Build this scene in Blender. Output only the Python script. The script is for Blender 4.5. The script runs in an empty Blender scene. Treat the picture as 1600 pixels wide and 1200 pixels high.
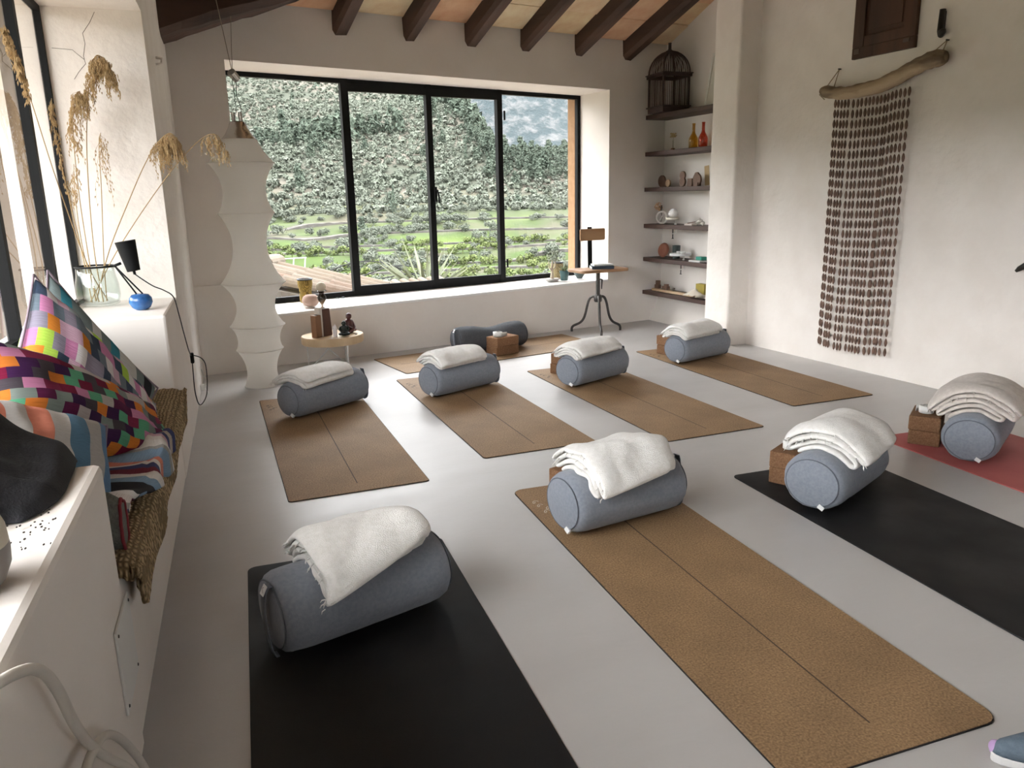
import bpy, bmesh, math, random
from mathutils import Vector, Matrix, noise
random.seed(7)
SC = bpy.context.scene
COL = SC.collection
PI = math.pi
R_ = math.radians

# ------------------------------------------------------------------ camera
cam_d = bpy.data.cameras.new('camera')
cam_d.sensor_fit = 'HORIZONTAL'; cam_d.sensor_width = 36.0; cam_d.lens = 27.0
cam_d.clip_start = 0.02; cam_d.clip_end = 6000
cam = bpy.data.objects.new('camera', cam_d); COL.objects.link(cam)
_r = Vector((0.861065, -0.508092, -0.020262)); _u = Vector((0.137587, 0.194439, 0.971217)); _f = Vector((0.489528, 0.839069, -0.237331))
cam.matrix_world = Matrix(((_r.x, _u.x, -_f.x, 0.0), (_r.y, _u.y, -_f.y, 0.0), (_r.z, _u.z, -_f.z, 1.2356), (0, 0, 0, 1)))
SC.camera = cam
# ------------------------------------------------------------------ world, sun, exposure
w = bpy.data.worlds.new('sky'); SC.world = w; w.use_nodes = True
bg = w.node_tree.nodes['Background']
SKY = 16.6
bg.inputs['Color'].default_value = (0.98, 0.982, 1.0, 1); bg.inputs['Strength'].default_value = SKY
sun_d = bpy.data.lights.new('sun', 'SUN'); sun_d.energy = 5.0; sun_d.angle = R_(3); sun_d.color = (1.0, 0.93, 0.82)
sun = bpy.data.objects.new('sun', sun_d); COL.objects.link(sun)
sun.rotation_euler = Vector((0.80, -0.22, 0.80)).to_track_quat('Z', 'Y').to_euler()
def portal(loc, x, y, sx, sy):
    l = bpy.data.lights.new('window_portal', 'AREA'); l.shape = 'RECTANGLE'; l.size = sx; l.size_y = sy; l.cycles.is_portal = True
    o = bpy.data.objects.new('window_portal', l); COL.objects.link(o)
    x = Vector(x).normalized(); y = Vector(y).normalized(); z = x.cross(y)
    o.matrix_world = Matrix(((x.x, y.x, z.x, loc[0]), (x.y, y.y, z.y, loc[1]), (x.z, y.z, z.z, loc[2]), (0, 0, 0, 1)))
SC.view_settings.view_transform = 'Standard'; SC.view_settings.look = 'None'
SC.view_settings.exposure = 0.0; SC.view_settings.gamma = 1.0; SC.view_settings.use_curve_mapping = False

# ------------------------------------------------------------------ helpers
class MB:
    def __init__(s): s.v = []; s.f = []; s.uv = None
    def add(s, vs, fs, M=None):
        n = len(s.v)
        s.v += [tuple(M @ Vector(p)) if M else tuple(p) for p in vs]
        s.f += [tuple(i + n for i in f) for f in fs]
        return s
    def box(s, lo, hi, M=None):
        (x0, y0, z0), (x1, y1, z1) = lo, hi
        return s.add([(x0,y0,z0),(x1,y0,z0),(x1,y1,z0),(x0,y1,z0),(x0,y0,z1),(x1,y0,z1),(x1,y1,z1),(x0,y1,z1)],
                     [(0,3,2,1),(4,5,6,7),(0,1,5,4),(1,2,6,5),(2,3,7,6),(3,0,4,7)], M)
    def prism(s, poly, z0, z1, M=None):
        n = len(poly)
        vs = [(x, y, z0) for x, y in poly] + [(x, y, z1) for x, y in poly]
        fs = [tuple(range(n - 1, -1, -1)), tuple(range(n, 2 * n))] + [(i, (i + 1) % n, n + (i + 1) % n, n + i) for i in range(n)]
        return s.add(vs, fs, M)
    def tube(s, pts, r, seg=8, cap=True, flat=None, M=None):
        pts = [Vector(p) for p in pts]; n = len(pts); vs = []; fs = []
        up = None
        for i, p in enumerate(pts):
            t = (pts[min(i + 1, n - 1)] - pts[max(i - 1, 0)])
            t = t.normalized() if t.length > 1e-9 else Vector((0, 0, 1))
            if up is None:
                up = Vector((0, 0, 1)) if abs(t.z) < .9 else Vector((1, 0, 0))
            a = t.cross(up)
            a = a.normalized() if a.length > 1e-6 else t.orthogonal().normalized()
            b = a.cross(t).normalized(); up = b
            rr = r[i] if isinstance(r, (list, tuple)) else r
            for k in range(seg):
                th = 2 * PI * k / seg
                vs.append(p + a * (rr * math.cos(th)) + b * (rr * math.sin(th) * (flat or 1)))
        for i in range(n - 1):
            for k in range(seg):
                k2 = (k + 1) % seg
                fs.append((i * seg + k, i * seg + k2, (i + 1) * seg + k2, (i + 1) * seg + k))
        if cap:
            fs.append(tuple(range(seg - 1, -1, -1))); fs.append(tuple((n - 1) * seg + k for k in range(seg)))
        return s.add(vs, fs, M)
    def lathe(s, prof, seg=24, M=None, fn=None):
        vs = []; fs = []; n = len(prof)
        for (r, z) in prof:
            for k in range(seg):
                th = 2 * PI * k / seg; rr = max(r, 1e-5)
                p = (rr * math.cos(th), rr * math.sin(th), z)
                vs.append(fn(p) if fn else p)
        for i in range(n - 1):
            for k in range(seg):
                k2 = (k + 1) % seg
                fs.append((i * seg + k, i * seg + k2, (i + 1) * seg + k2, (i + 1) * seg + k))
        fs.append(tuple(range(seg - 1, -1, -1))); fs.append(tuple((n - 1) * seg + k for k in range(seg)))
        return s.add(vs, fs, M)
    def ico(s, c, r, sub=2, amp=0.0, fr=2.0, M=None, seed=0):
        bm = bmesh.new(); bmesh.ops.create_icosphere(bm, subdivisions=sub, radius=1.0)
        r = r if isinstance(r, (list, tuple)) else (r, r, r)
        vs = []
        for v in bm.verts:
            k = 1 + amp * noise.noise(v.co * fr + Vector((seed * 7.3, seed * 1.7, seed)))
            vs.append((c[0] + v.co.x * r[0] * k, c[1] + v.co.y * r[1] * k, c[2] + v.co.z * r[2] * k))
        fs = [tuple(v.index for v in f.verts) for f in bm.faces]; bm.free()
        return s.add(vs, fs, M)
    def grid(s, nu, nv, fn, M=None, uv=False):
        n0 = len(s.v); vs = [fn(i / (nu - 1), j / (nv - 1)) for i in range(nu) for j in range(nv)]
        fs = [(i * nv + j, (i + 1) * nv + j, (i + 1) * nv + j + 1, i * nv + j + 1) for i in range(nu - 1) for j in range(nv - 1)]
        s.add(vs, fs, M)
        if uv:
            s.uv = s.uv or {}
            for i in range(nu):
                for j in range(nv): s.uv[n0 + i * nv + j] = (i / (nu - 1), j / (nv - 1))
        return s
    def mesh(s, name, mat, smooth=False, recalc=True):
        me = bpy.data.meshes.new(name); me.from_pydata(s.v, [], s.f); me.validate()
        if recalc:
            bm = bmesh.new(); bm.from_mesh(me); bmesh.ops.recalc_face_normals(bm, faces=bm.faces); bm.to_mesh(me); bm.free()
        if s.uv:
            l = me.uv_layers.new(name='UVMap')
            for lp in me.loops: l.data[lp.index].uv = s.uv.get(lp.vertex_index, (0, 0))
        if smooth:
            me.polygons.foreach_set('use_smooth', [True] * len(me.polygons))
        me.materials.append(mat)
        return me
    def build(s, name, mat, parent=None, smooth=False, bevel=0, sub=0, loc=None, solid=0, auto=False, recalc=True, seg=2):
        me = s.mesh(name, mat, smooth or auto, recalc)
        o = bpy.data.objects.new(name, me); COL.objects.link(o)
        if parent: o.parent = parent
        if loc: o.location = loc
        if solid:
            m = o.modifiers.new('solid', 'SOLIDIFY'); m.thickness = solid; m.offset = 0
        if bevel:
            m = o.modifiers.new('bevel', 'BEVEL'); m.width = bevel; m.segments = seg; m.limit_method = 'ANGLE'; m.angle_limit = R_(40)
        if sub:
            m = o.modifiers.new('sub', 'SUBSURF'); m.levels = sub; m.render_levels = sub
        if auto:
            me.set_sharp_from_angle(angle=R_(38))
        return o
def tag(o, label=None, cat=None, group=None, kind=None):
    if label: o['label'] = label
    if cat: o['category'] = cat
    if group: o['group'] = group
    if kind: o['kind'] = kind
    return o
def thing(name, label, cat, loc=(0, 0, 0), rz=0, group=None):
    o = bpy.data.objects.new(name, None); COL.objects.link(o); o.empty_display_size = .05
    o.location = loc; o.rotation_euler = (0, 0, rz)
    return tag(o, label, cat, group)
def struct(o): o['kind'] = 'structure'; return o
def link(name, me, parent=None, loc=(0, 0, 0), rot=(0, 0, 0), scale=None):
    o = bpy.data.objects.new(name, me); COL.objects.link(o)
    if parent: o.parent = parent
    o.location = loc; o.rotation_euler = rot
    if scale: o.scale = scale
    return o
def T(x=0, y=0, z=0): return Matrix.Translation((x, y, z))
def RX(a): return Matrix.Rotation(a, 4, 'X')
def RY(a): return Matrix.Rotation(a, 4, 'Y')
def RZ(a): return Matrix.Rotation(a, 4, 'Z')
def rrect(w, h, r, n=6, cx=0, cy=0):
    out = []
    for sx, sy, a0 in ((1, 1, 0), (-1, 1, 90), (-1, -1, 180), (1, -1, 270)):
        for k in range(n + 1):
            a = R_(a0 + 90 * k / n)
            out.append((cx + sx * (w / 2 - r) + r * math.cos(a), cy + sy * (h / 2 - r) + r * math.sin(a)))
    return out
def lerp(a, b, t): return a + (b - a) * t
def interp(x, xs, ys):
    if x <= xs[0]: return ys[0]
    for i in range(1, len(xs)):
        if x <= xs[i]: return lerp(ys[i - 1], ys[i], (x - xs[i - 1]) / (xs[i] - xs[i - 1]))
    return ys[-1]
def sstep(x, a, b):
    t = min(1, max(0, (x - a) / (b - a))); return t * t * (3 - 2 * t)
def arc_pts(pts, n=8):
    "Catmull-Rom through the points"
    P = [Vector(p) for p in pts]; P = [P[0] * 2 - P[1]] + P + [P[-1] * 2 - P[-2]]; out = []
    for i in range(1, len(P) - 2):
        for k in range(n):
            t = k / n; a, b, c, d = P[i - 1], P[i], P[i + 1], P[i + 2]
            out.append(0.5 * ((2 * b) + (c - a) * t + (2 * a - 5 * b + 4 * c - d) * t * t + (3 * b - a - 3 * c + d) * t ** 3))
    out.append(P[-2]); return out

# ------------------------------------------------------------------ materials
def nodes(name):
    m = bpy.data.materials.new(name); m.use_nodes = True; nt = m.node_tree
    return m, nt, nt.nodes['Principled BSDF']
def pm(name, c, rough=.6, c2=None, ns=8.0, bump=0.0, bs=60.0, metal=0, spec=.5, stretch=None, detail=4, sheen=0, trans=0, contrast=(.35, .65), coat=0, rrange=None, obj=True):
    m, nt, b = nodes(name); N = nt.nodes; L = nt.links
    b.inputs['Base Color'].default_value = (*c, 1); b.inputs['Roughness'].default_value = rough
    b.inputs['Metallic'].default_value = metal; b.inputs['Specular IOR Level'].default_value = spec
    if sheen: b.inputs['Sheen Weight'].default_value = sheen; b.inputs['Sheen Roughness'].default_value = .6
    if trans: b.inputs['Transmission Weight'].default_value = trans
    if coat: b.inputs['Coat Weight'].default_value = coat
    tc = N.new('ShaderNodeTexCoord'); mp = N.new('ShaderNodeMapping'); L.new(tc.outputs['Object'], mp.inputs[0])
    if stretch: mp.inputs['Scale'].default_value = stretch
    if c2:
        n = N.new('ShaderNodeTexNoise'); n.inputs['Scale'].default_value = ns; n.inputs['Detail'].default_value = detail
        L.new(mp.outputs[0], n.inputs['Vector'])
        r = N.new('ShaderNodeValToRGB'); r.color_ramp.elements[0].position = contrast[0]; r.color_ramp.elements[1].position = contrast[1]
        r.color_ramp.elements[0].color = (*c, 1); r.color_ramp.elements[1].color = (*c2, 1)
        L.new(n.outputs['Fac'], r.inputs[0]); L.new(r.outputs[0], b.inputs['Base Color'])
        if rrange:
            mr = N.new('ShaderNodeMapRange'); mr.inputs['To Min'].default_value = rrange[0]; mr.inputs['To Max'].default_value = rrange[1]
            mr.inputs['From Min'].default_value = .3; mr.inputs['From Max'].default_value = .7
            L.new(n.outputs['Fac'], mr.inputs['Value']); L.new(mr.outputs[0], b.inputs['Roughness'])
    if bump:
        n2 = N.new('ShaderNodeTexNoise'); n2.inputs['Scale'].default_value = bs; n2.inputs['Detail'].default_value = 5
        L.new(mp.outputs[0], n2.inputs['Vector'])
        bp = N.new('ShaderNodeBump'); bp.inputs['Strength'].default_value = bump; bp.inputs['Distance'].default_value = .01
        L.new(n2.outputs['Fac'], bp.inputs['Height']); L.new(bp.outputs[0], b.inputs['Normal'])
    return m
def glassmat(name, tint=(1, 1, 1), rough=0.0, ior=1.45, glow=1.0):
    m = bpy.data.materials.new(name); m.use_nodes = True; nt = m.node_tree; N = nt.nodes; L = nt.links
    N.remove(N['Principled BSDF']); out = N['Material Output']
    t = N.new('ShaderNodeBsdfTransparent'); t.inputs[0].default_value = (*tint, 1)
    g = N.new('ShaderNodeBsdfGlossy'); g.inputs['Roughness'].default_value = rough
    lw = N.new('ShaderNodeLayerWeight'); lw.inputs['Blend'].default_value = .5
    pw = N.new('ShaderNodeMath'); pw.operation = 'POWER'; L.new(lw.outputs['Facing'], pw.inputs[0]); pw.inputs[1].default_value = 5
    f0 = ((ior - 1) / (ior + 1)) ** 2 * 1.6
    fr = N.new('ShaderNodeMath'); fr.operation = 'MULTIPLY_ADD'; L.new(pw.outputs[0], fr.inputs[0]); fr.inputs[1].default_value = .95 - f0; fr.inputs[2].default_value = f0
    mx = N.new('ShaderNodeMixShader'); L.new(fr.outputs[0], mx.inputs[0]); L.new(t.outputs[0], mx.inputs[1]); L.new(g.outputs[0], mx.inputs[2])
    L.new(mx.outputs[0], out.inputs['Surface']); return m
def patchmat(name, pal, nu, nv, seed=0, stag=0.0, rough=.9, warp=.0):
    "woven rag patches: a cell grid on the UV map, one palette colour per cell"
    m, nt, b = nodes(name); N = nt.nodes; L = nt.links
    uv = N.new('ShaderNodeUVMap'); sep = N.new('ShaderNodeSeparateXYZ'); L.new(uv.outputs[0], sep.inputs[0])
    def math_(op, a, bv):
        n = N.new('ShaderNodeMath'); n.operation = op
        for i, q in enumerate((a, bv)):
            if q is None: continue
            if isinstance(q, (int, float)): n.inputs[i].default_value = q
            else: L.new(q, n.inputs[i])
        return n.outputs[0]
    v = math_('MULTIPLY', sep.outputs[1], nv); fv = math_('FLOOR', v, None)
    u = math_('MULTIPLY', sep.outputs[0], nu); u = math_('ADD', u, math_('MULTIPLY', fv, stag)); fu = math_('FLOOR', u, None)
    cb = N.new('ShaderNodeCombineXYZ'); L.new(fu, cb.inputs[0]); L.new(fv, cb.inputs[1]); cb.inputs[2].default_value = seed
    wn = N.new('ShaderNodeTexWhiteNoise'); L.new(cb.outputs[0], wn.inputs['Vector'])
    r = N.new('ShaderNodeValToRGB'); r.color_ramp.interpolation = 'CONSTANT'
    el = r.color_ramp.elements
    while len(el) > 1: el.remove(el[-1])
    el[0].position = 0; el[0].color = (*pal[0], 1)
    for i, c in enumerate(pal[1:], 1):
        e = el.new(i / len(pal)); e.color = (*c, 1)
    L.new(wn.outputs['Value'], r.inputs[0])
    wv = N.new('ShaderNodeTexNoise'); wv.inputs['Scale'].default_value = 14; wv.inputs['Detail'].default_value = 6
    mp = N.new('ShaderNodeMapping'); mp.inputs['Scale'].default_value = (1.0, 14, 1); L.new(uv.outputs[0], mp.inputs[0]); L.new(mp.outputs[0], wv.inputs['Vector'])
    mxc = N.new('ShaderNodeMixRGB'); mxc.blend_type = 'OVERLAY'; mxc.inputs[0].default_value = .35
    L.new(r.outputs[0], mxc.inputs[1]); L.new(wv.outputs['Fac'], mxc.inputs[2]); L.new(mxc.outputs[0], b.inputs['Base Color'])
    bp = N.new('ShaderNodeBump'); bp.inputs['Strength'].default_value = .5; bp.inputs['Distance'].default_value = .006
    L.new(wv.outputs['Fac'], bp.inputs['Height']); L.new(bp.outputs[0], b.inputs['Normal'])
    b.inputs['Roughness'].default_value = rough; b.inputs['Specular IOR Level'].default_value = .15
    return m
def randmat(name, cols, rough=.8, bump=.3, bs=30, ns=9):
    "colour picked per object"
    m, nt, b = nodes(name); N = nt.nodes; L = nt.links
    oi = N.new('ShaderNodeObjectInfo'); r = N.new('ShaderNodeValToRGB'); el = r.color_ramp.elements
    el[0].color = (*cols[0], 1); el[1].color = (*cols[-1], 1)
    for i, c in enumerate(cols[1:-1], 1):
        e = el.new(i / (len(cols) - 1)); e.color = (*c, 1)
    L.new(oi.outputs['Random'], r.inputs[0])
    tc = N.new('ShaderNodeTexCoord'); n = N.new('ShaderNodeTexNoise'); n.inputs['Scale'].default_value = ns; n.inputs['Detail'].default_value = 6
    L.new(tc.outputs['Object'], n.inputs['Vector'])
    mx = N.new('ShaderNodeMixRGB'); mx.blend_type = 'OVERLAY'; mx.inputs[0].default_value = .5
    L.new(r.outputs[0], mx.inputs[1]); L.new(n.outputs['Fac'], mx.inputs[2]); L.new(mx.outputs[0], b.inputs['Base Color'])
    b.inputs['Roughness'].default_value = rough
    n2 = N.new('ShaderNodeTexNoise'); n2.inputs['Scale'].default_value = bs; n2.inputs['Detail'].default_value = 5; L.new(tc.outputs['Object'], n2.inputs['Vector'])
    bp = N.new('ShaderNodeBump'); bp.inputs['Strength'].default_value = bump; bp.inputs['Distance'].default_value = .02
    L.new(n2.outputs['Fac'], bp.inputs['Height']); L.new(bp.outputs[0], b.inputs['Normal'])
    return m
def weavemat(name, c, c2, sc=120, rough=.9, bump=.6):
    m, nt, b = nodes(name); N = nt.nodes; L = nt.links
    tc = N.new('ShaderNodeTexCoord'); wv = N.new('ShaderNodeTexWave'); wv.inputs['Scale'].default_value = sc; wv.inputs['Distortion'].default_value = 4; wv.inputs['Detail'].default_value = 2
    wv.bands_direction = 'Y'; w2 = N.new('ShaderNodeTexWave'); w2.inputs['Scale'].default_value = sc * .7; w2.bands_direction = 'X'; w2.inputs['Distortion'].default_value = 4
    L.new(tc.outputs['Object'], wv.inputs[0]); L.new(tc.outputs['Object'], w2.inputs[0])
    mu = N.new('ShaderNodeMath'); mu.operation = 'MULTIPLY'; L.new(wv.outputs['Fac'], mu.inputs[0]); L.new(w2.outputs['Fac'], mu.inputs[1])
    r = N.new('ShaderNodeValToRGB'); r.color_ramp.elements[0].color = (*c, 1); r.color_ramp.elements[1].color = (*c2, 1); r.color_ramp.elements[1].position = .6
    L.new(mu.outputs[0], r.inputs[0]); L.new(r.outputs[0], b.inputs['Base Color'])
    bp = N.new('ShaderNodeBump'); bp.inputs['Strength'].default_value = bump; bp.inputs['Distance'].default_value = .012
    L.new(mu.outputs[0], bp.inputs['Height']); L.new(bp.outputs[0], b.inputs['Normal'])
    b.inputs['Roughness'].default_value = rough; b.inputs['Specular IOR Level'].default_value = .2
    return m
def groundmat():
    m, nt, b = nodes('hillside_ground'); N = nt.nodes; L = nt.links
    g = N.new('ShaderNodeNewGeometry'); ln = N.new('ShaderNodeVectorMath'); ln.operation = 'LENGTH'; L.new(g.outputs['Position'], ln.inputs[0])
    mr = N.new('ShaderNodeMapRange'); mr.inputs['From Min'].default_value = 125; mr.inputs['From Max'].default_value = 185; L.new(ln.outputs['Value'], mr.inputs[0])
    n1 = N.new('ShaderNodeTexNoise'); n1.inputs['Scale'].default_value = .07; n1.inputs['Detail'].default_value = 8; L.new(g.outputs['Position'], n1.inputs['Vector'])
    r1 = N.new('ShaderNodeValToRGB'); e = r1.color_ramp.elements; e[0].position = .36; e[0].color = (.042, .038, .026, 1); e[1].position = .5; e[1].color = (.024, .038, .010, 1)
    q = e.new(.66); q.color = (.046, .066, .012, 1); L.new(n1.outputs['Fac'], r1.inputs[0])
    n2 = N.new('ShaderNodeTexNoise'); n2.inputs['Scale'].default_value = .05; n2.inputs['Detail'].default_value = 9; L.new(g.outputs['Position'], n2.inputs['Vector'])
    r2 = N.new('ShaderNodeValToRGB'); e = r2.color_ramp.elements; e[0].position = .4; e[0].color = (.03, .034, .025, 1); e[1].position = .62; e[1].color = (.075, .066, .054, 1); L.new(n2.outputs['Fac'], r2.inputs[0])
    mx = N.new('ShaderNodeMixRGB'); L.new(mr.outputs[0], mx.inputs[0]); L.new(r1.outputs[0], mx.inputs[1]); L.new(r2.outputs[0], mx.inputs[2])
    # limestone and scrub of the far mountain, haze put in as paler bluish tones
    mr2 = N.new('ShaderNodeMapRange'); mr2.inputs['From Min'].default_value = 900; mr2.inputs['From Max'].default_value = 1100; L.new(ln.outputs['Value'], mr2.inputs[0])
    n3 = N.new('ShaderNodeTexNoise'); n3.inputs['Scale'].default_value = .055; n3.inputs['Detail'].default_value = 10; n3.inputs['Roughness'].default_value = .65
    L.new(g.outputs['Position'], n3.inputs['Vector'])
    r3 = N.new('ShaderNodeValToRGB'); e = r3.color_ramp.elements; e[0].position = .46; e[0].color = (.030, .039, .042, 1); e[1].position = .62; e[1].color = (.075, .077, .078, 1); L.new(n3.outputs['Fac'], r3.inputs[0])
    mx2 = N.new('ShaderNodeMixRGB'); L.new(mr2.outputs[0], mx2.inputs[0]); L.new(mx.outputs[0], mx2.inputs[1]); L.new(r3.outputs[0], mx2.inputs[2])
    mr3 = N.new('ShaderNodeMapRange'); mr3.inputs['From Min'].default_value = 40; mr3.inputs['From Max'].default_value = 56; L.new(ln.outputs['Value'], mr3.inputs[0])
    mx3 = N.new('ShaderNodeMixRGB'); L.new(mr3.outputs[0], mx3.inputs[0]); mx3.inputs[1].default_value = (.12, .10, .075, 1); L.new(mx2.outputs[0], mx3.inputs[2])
    bp = N.new('ShaderNodeBump'); bp.inputs['Strength'].default_value = .8; bp.inputs['Distance'].default_value = 14; L.new(n3.outputs['Fac'], bp.inputs['Height'])
    mxn = N.new('ShaderNodeMix'); mxn.data_type = 'VECTOR'; L.new(mr2.outputs[0], mxn.inputs[0]); L.new(g.outputs['Normal'], mxn.inputs[4]); L.new(bp.outputs[0], mxn.inputs[5]); L.new(mxn.outputs[1], b.inputs['Normal'])
    L.new(mx3.outputs[0], b.inputs['Base Color']); b.inputs['Roughness'].default_value = .95; b.inputs['Specular IOR Level'].default_value = .1
    return m
PLASTER = pm('white_lime_plaster', (.78, .725, .67), .75, (.82, .77, .72), 2.5, .22, 14)
PLASTER2 = pm('rough_white_plaster', (.80, .745, .69), .8, (.845, .795, .745), 5, .5, 22)
SILLM = pm('white_painted_sill', (.80, .79, .77), .35, (.84, .83, .82), 6, .05, 30)
def cementmat():
    m, nt, b = nodes('polished_grey_cement'); N = nt.nodes; L = nt.links
    g = N.new('ShaderNodeNewGeometry'); mp = N.new('ShaderNodeMapping'); mp.inputs['Scale'].default_value = (.8, 1.7, 1); mp.inputs['Rotation'].default_value = (0, 0, .5); L.new(g.outputs['Position'], mp.inputs[0])
    def nz(sc, det, dist=0.0, ro=.5):
        n = N.new('ShaderNodeTexNoise'); n.inputs['Scale'].default_value = sc; n.inputs['Detail'].default_value = det; n.inputs['Distortion'].default_value = dist; n.inputs['Roughness'].default_value = ro
        L.new(mp.outputs[0], n.inputs['Vector']); return n.outputs['Fac']
    mx = N.new('ShaderNodeMixRGB'); L.new(nz(1.7, 4, .6), mx.inputs[0]); mx.inputs[1].default_value = (.445, .428, .415, 1); mx.inputs[2].default_value = (.55, .533, .52, 1)
    L.new(mx.outputs[0], b.inputs['Base Color'])
    mr = N.new('ShaderNodeMapRange'); L.new(nz(2.6, 5, 1.2), mr.inputs[0]); mr.inputs['To Min'].default_value = .24; mr.inputs['To Max'].default_value = .46; L.new(mr.outputs[0], b.inputs['Roughness'])
    bp = N.new('ShaderNodeBump'); bp.inputs['Strength'].default_value = .38; bp.inputs['Distance'].default_value = .004; L.new(nz(5.5, 7, 1.6, .6), bp.inputs['Height']); L.new(bp.outputs[0], b.inputs['Normal'])
    b.inputs['Specular IOR Level'].default_value = .5
    return m
FLOORM = cementmat()
OCHRE = pm('ochre_render', (.26, .14, .06), .9, (.31, .175, .085), 20, .3, 60)
DARKWOOD = pm('dark_beam_wood', (.035, .018, .011), .75, (.085, .042, .026), 6, .7, 22, stretch=(1, .12, 1), detail=8)
GIRDERW = pm('old_girder_wood', (.03, .016, .011), .85, (.085, .042, .028), 6, 1.0, 18, stretch=(.12, 1, 1), detail=8)
SHELFW = pm('dark_shelf_wood', (.045, .024, .018), .55, (.075, .040, .030), 14, .2, 50, stretch=(1, .15, 1))
SHUTW = pm('brown_shutter_wood', (.038, .016, .009), .6, (.085, .034, .018), 9, .4, 40, stretch=(1, 1, .12))
BLACKM = pm('black_painted_steel', (.006, .0065, .007), .6, bump=.03, spec=.18)
PANE = glassmat('window_glass', (.97, .985, .98), 0.0, 1.45)
TILEM = randmat('clay_roof_board', [(.74, .55, .32), (.66, .38, .22), (.72, .44, .27), (.78, .61, .38), (.60, .45, .28)], .9, .3, 25, 7)
WHITEPL = pm('white_plastic', (.74, .73, .70), .4)
# ------------------------------------------------------------------ the room
LA = Vector((0.809, 5.839, 0)); LD = Vector((-0.191, -0.9816, 0)).normalized(); LN = Vector((0.9816, -0.191, 0)).normalized()
LROT = math.atan2(LD.y, LD.x)
def lp(s, d, z=0): return LA + LD * s + LN * d + Vector((0, 0, z))
# matrix of the left-wall frame: x = along the bench towards the viewer, y = into the room, z up
LM = Matrix(((LD.x, LN.x, 0, LA.x), (LD.y, LN.y, 0, LA.y), (0, 0, 1, 0), (0, 0, 0, 1)))
RD = Vector((-0.106, -0.994, 0)).normalized(); RN = Vector((0.994, -0.106, 0)).normalized()
def ceil_z(y): return 2.585 + .38 * (5.92 - y)

m = MB(); q = [lp(-.3, -.45), lp(8.75, -.45), Vector((4.2, -2.7, 0)), Vector((5.5, 6.1, 0))]
m.prism([(p.x, p.y) for p in q], -.12, 0.0); struct(m.build('floor', FLOORM))

# back wall with the window opening
WX0, WX1 = 1.197, 4.545
def wtop(x): return 2.198 - .012 * (x - 1.2)
def sillf(x): return .402 + .0135 * (x - 1.45)
def sillb(x): return .432 + .009 * (x - 1.45)
def hexa(b, a0, a1):
    return b.add(a0 + a1, [(0, 3, 2, 1), (4, 5, 6, 7), (0, 1, 5, 4), (1, 2, 6, 5), (2, 3, 7, 6), (3, 0, 4, 7)])
def opening(b, y0, y1, x0, x1, zt, wl, wr):
    b.box((wl, y0, -.1), (x0, y1, 3.3)); b.box((x1, y0, -.1), (wr, y1, 3.3))
    hexa(b, [(x0, y0, wtop(x0)), (x1, y0, wtop(x1)), (x1, y1, wtop(x1)), (x0, y1, wtop(x0))], [(x0, y0, 3.3), (x1, y0, 3.3), (x1, y1, 3.3), (x0, y1, 3.3)])
    hexa(b, [(x0, y0, -.1), (x1, y0, -.1), (x1, y1, -.1), (x0, y1, -.1)], [(x0, y0, sillf(x0) - .02), (x1, y0, sillf(x1) - .02), (x1, y1, sillb(x1) - .02), (x0, y1, sillb(x0) - .02)])
m = MB(); opening(m, 5.92, 6.42, WX0, WX1, 0, -.2, 5.7)
m.box((.60, 5.895, 0), (1.185, 5.92, .652))
struct(m.build('wall_back', PLASTER))
m = MB(); opening(m, 6.421, 6.575, WX0, WX1 - .01, 0, -.2, 5.7); struct(m.build('wall_outside', OCHRE))
m = MB(); x0, x1 = WX0, WX1
hexa(m, [(x0, 5.915, sillf(x0) - .02), (x1, 5.915, sillf(x1) - .02), (x1, 6.6, sillb(x1) - .02), (x0, 6.6, sillb(x0) - .02)], [(x0, 5.915, sillf(x0)), (x1, 5.915, sillf(x1)), (x1, 6.6, sillb(x1)), (x0, 6.6, sillb(x0))])
struct(m.build('trim_1', SILLM, bevel=.004)); bpy.data.objects['trim_1']['label'] = 'white window sill'

# main window: black steel frame, four panes
win = bpy.data.objects.new('window_1', None); COL.objects.link(win); struct(win); win.location = (2.87, 6.4, .45)
def wchild(b, name, mat, **k):
    o = b.build(name, mat, **k); o.parent = win; o.matrix_parent_inverse = Matrix.Translation((-2.87, -6.4, -.45)); return o
FY0, FY1 = 6.375, 6.42
m = MB()
hexa(m, [(WX0, FY0, sillb(WX0) - .01), (WX1, FY0, sillb(WX1) - .01), (WX1, FY1, sillb(WX1) - .01), (WX0, FY1, sillb(WX0) - .01)], [(WX0, FY0, sillb(WX0) + .035), (WX1, FY0, sillb(WX1) + .035), (WX1, FY1, sillb(WX1) + .035), (WX0, FY1, sillb(WX0) + .035)])
hexa(m, [(WX0, FY0, wtop(WX0) - .035), (WX1, FY0, wtop(WX1) - .035), (WX1, FY1, wtop(WX1) - .035), (WX0, FY1, wtop(WX0) - .035)], [(WX0, FY0, wtop(WX0) + .005), (WX1, FY0, wtop(WX1) + .005), (WX1, FY1, wtop(WX1) + .005), (WX0, FY1, wtop(WX0) + .005)])
m.box((WX0 - .005, FY0, .42), (WX0 + .03, FY1, 2.2)); m.box((WX1 - .035, FY0, .44), (WX1 + .005, FY1, 2.165))
wchild(m, 'window_frame', BLACKM)
MX = [(2.20, .062), (2.945, .05), (3.645, .052)]
for x, wd in MX:
    m = MB(); m.box((x - wd / 2, FY0 - .01, sillb(x)), (x + wd / 2, FY1, wtop(x))); wchild(m, 'mullion', BLACKM)
xs = [WX0 + .02] + [x for x, _ in MX] + [WX1 - .02]
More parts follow.
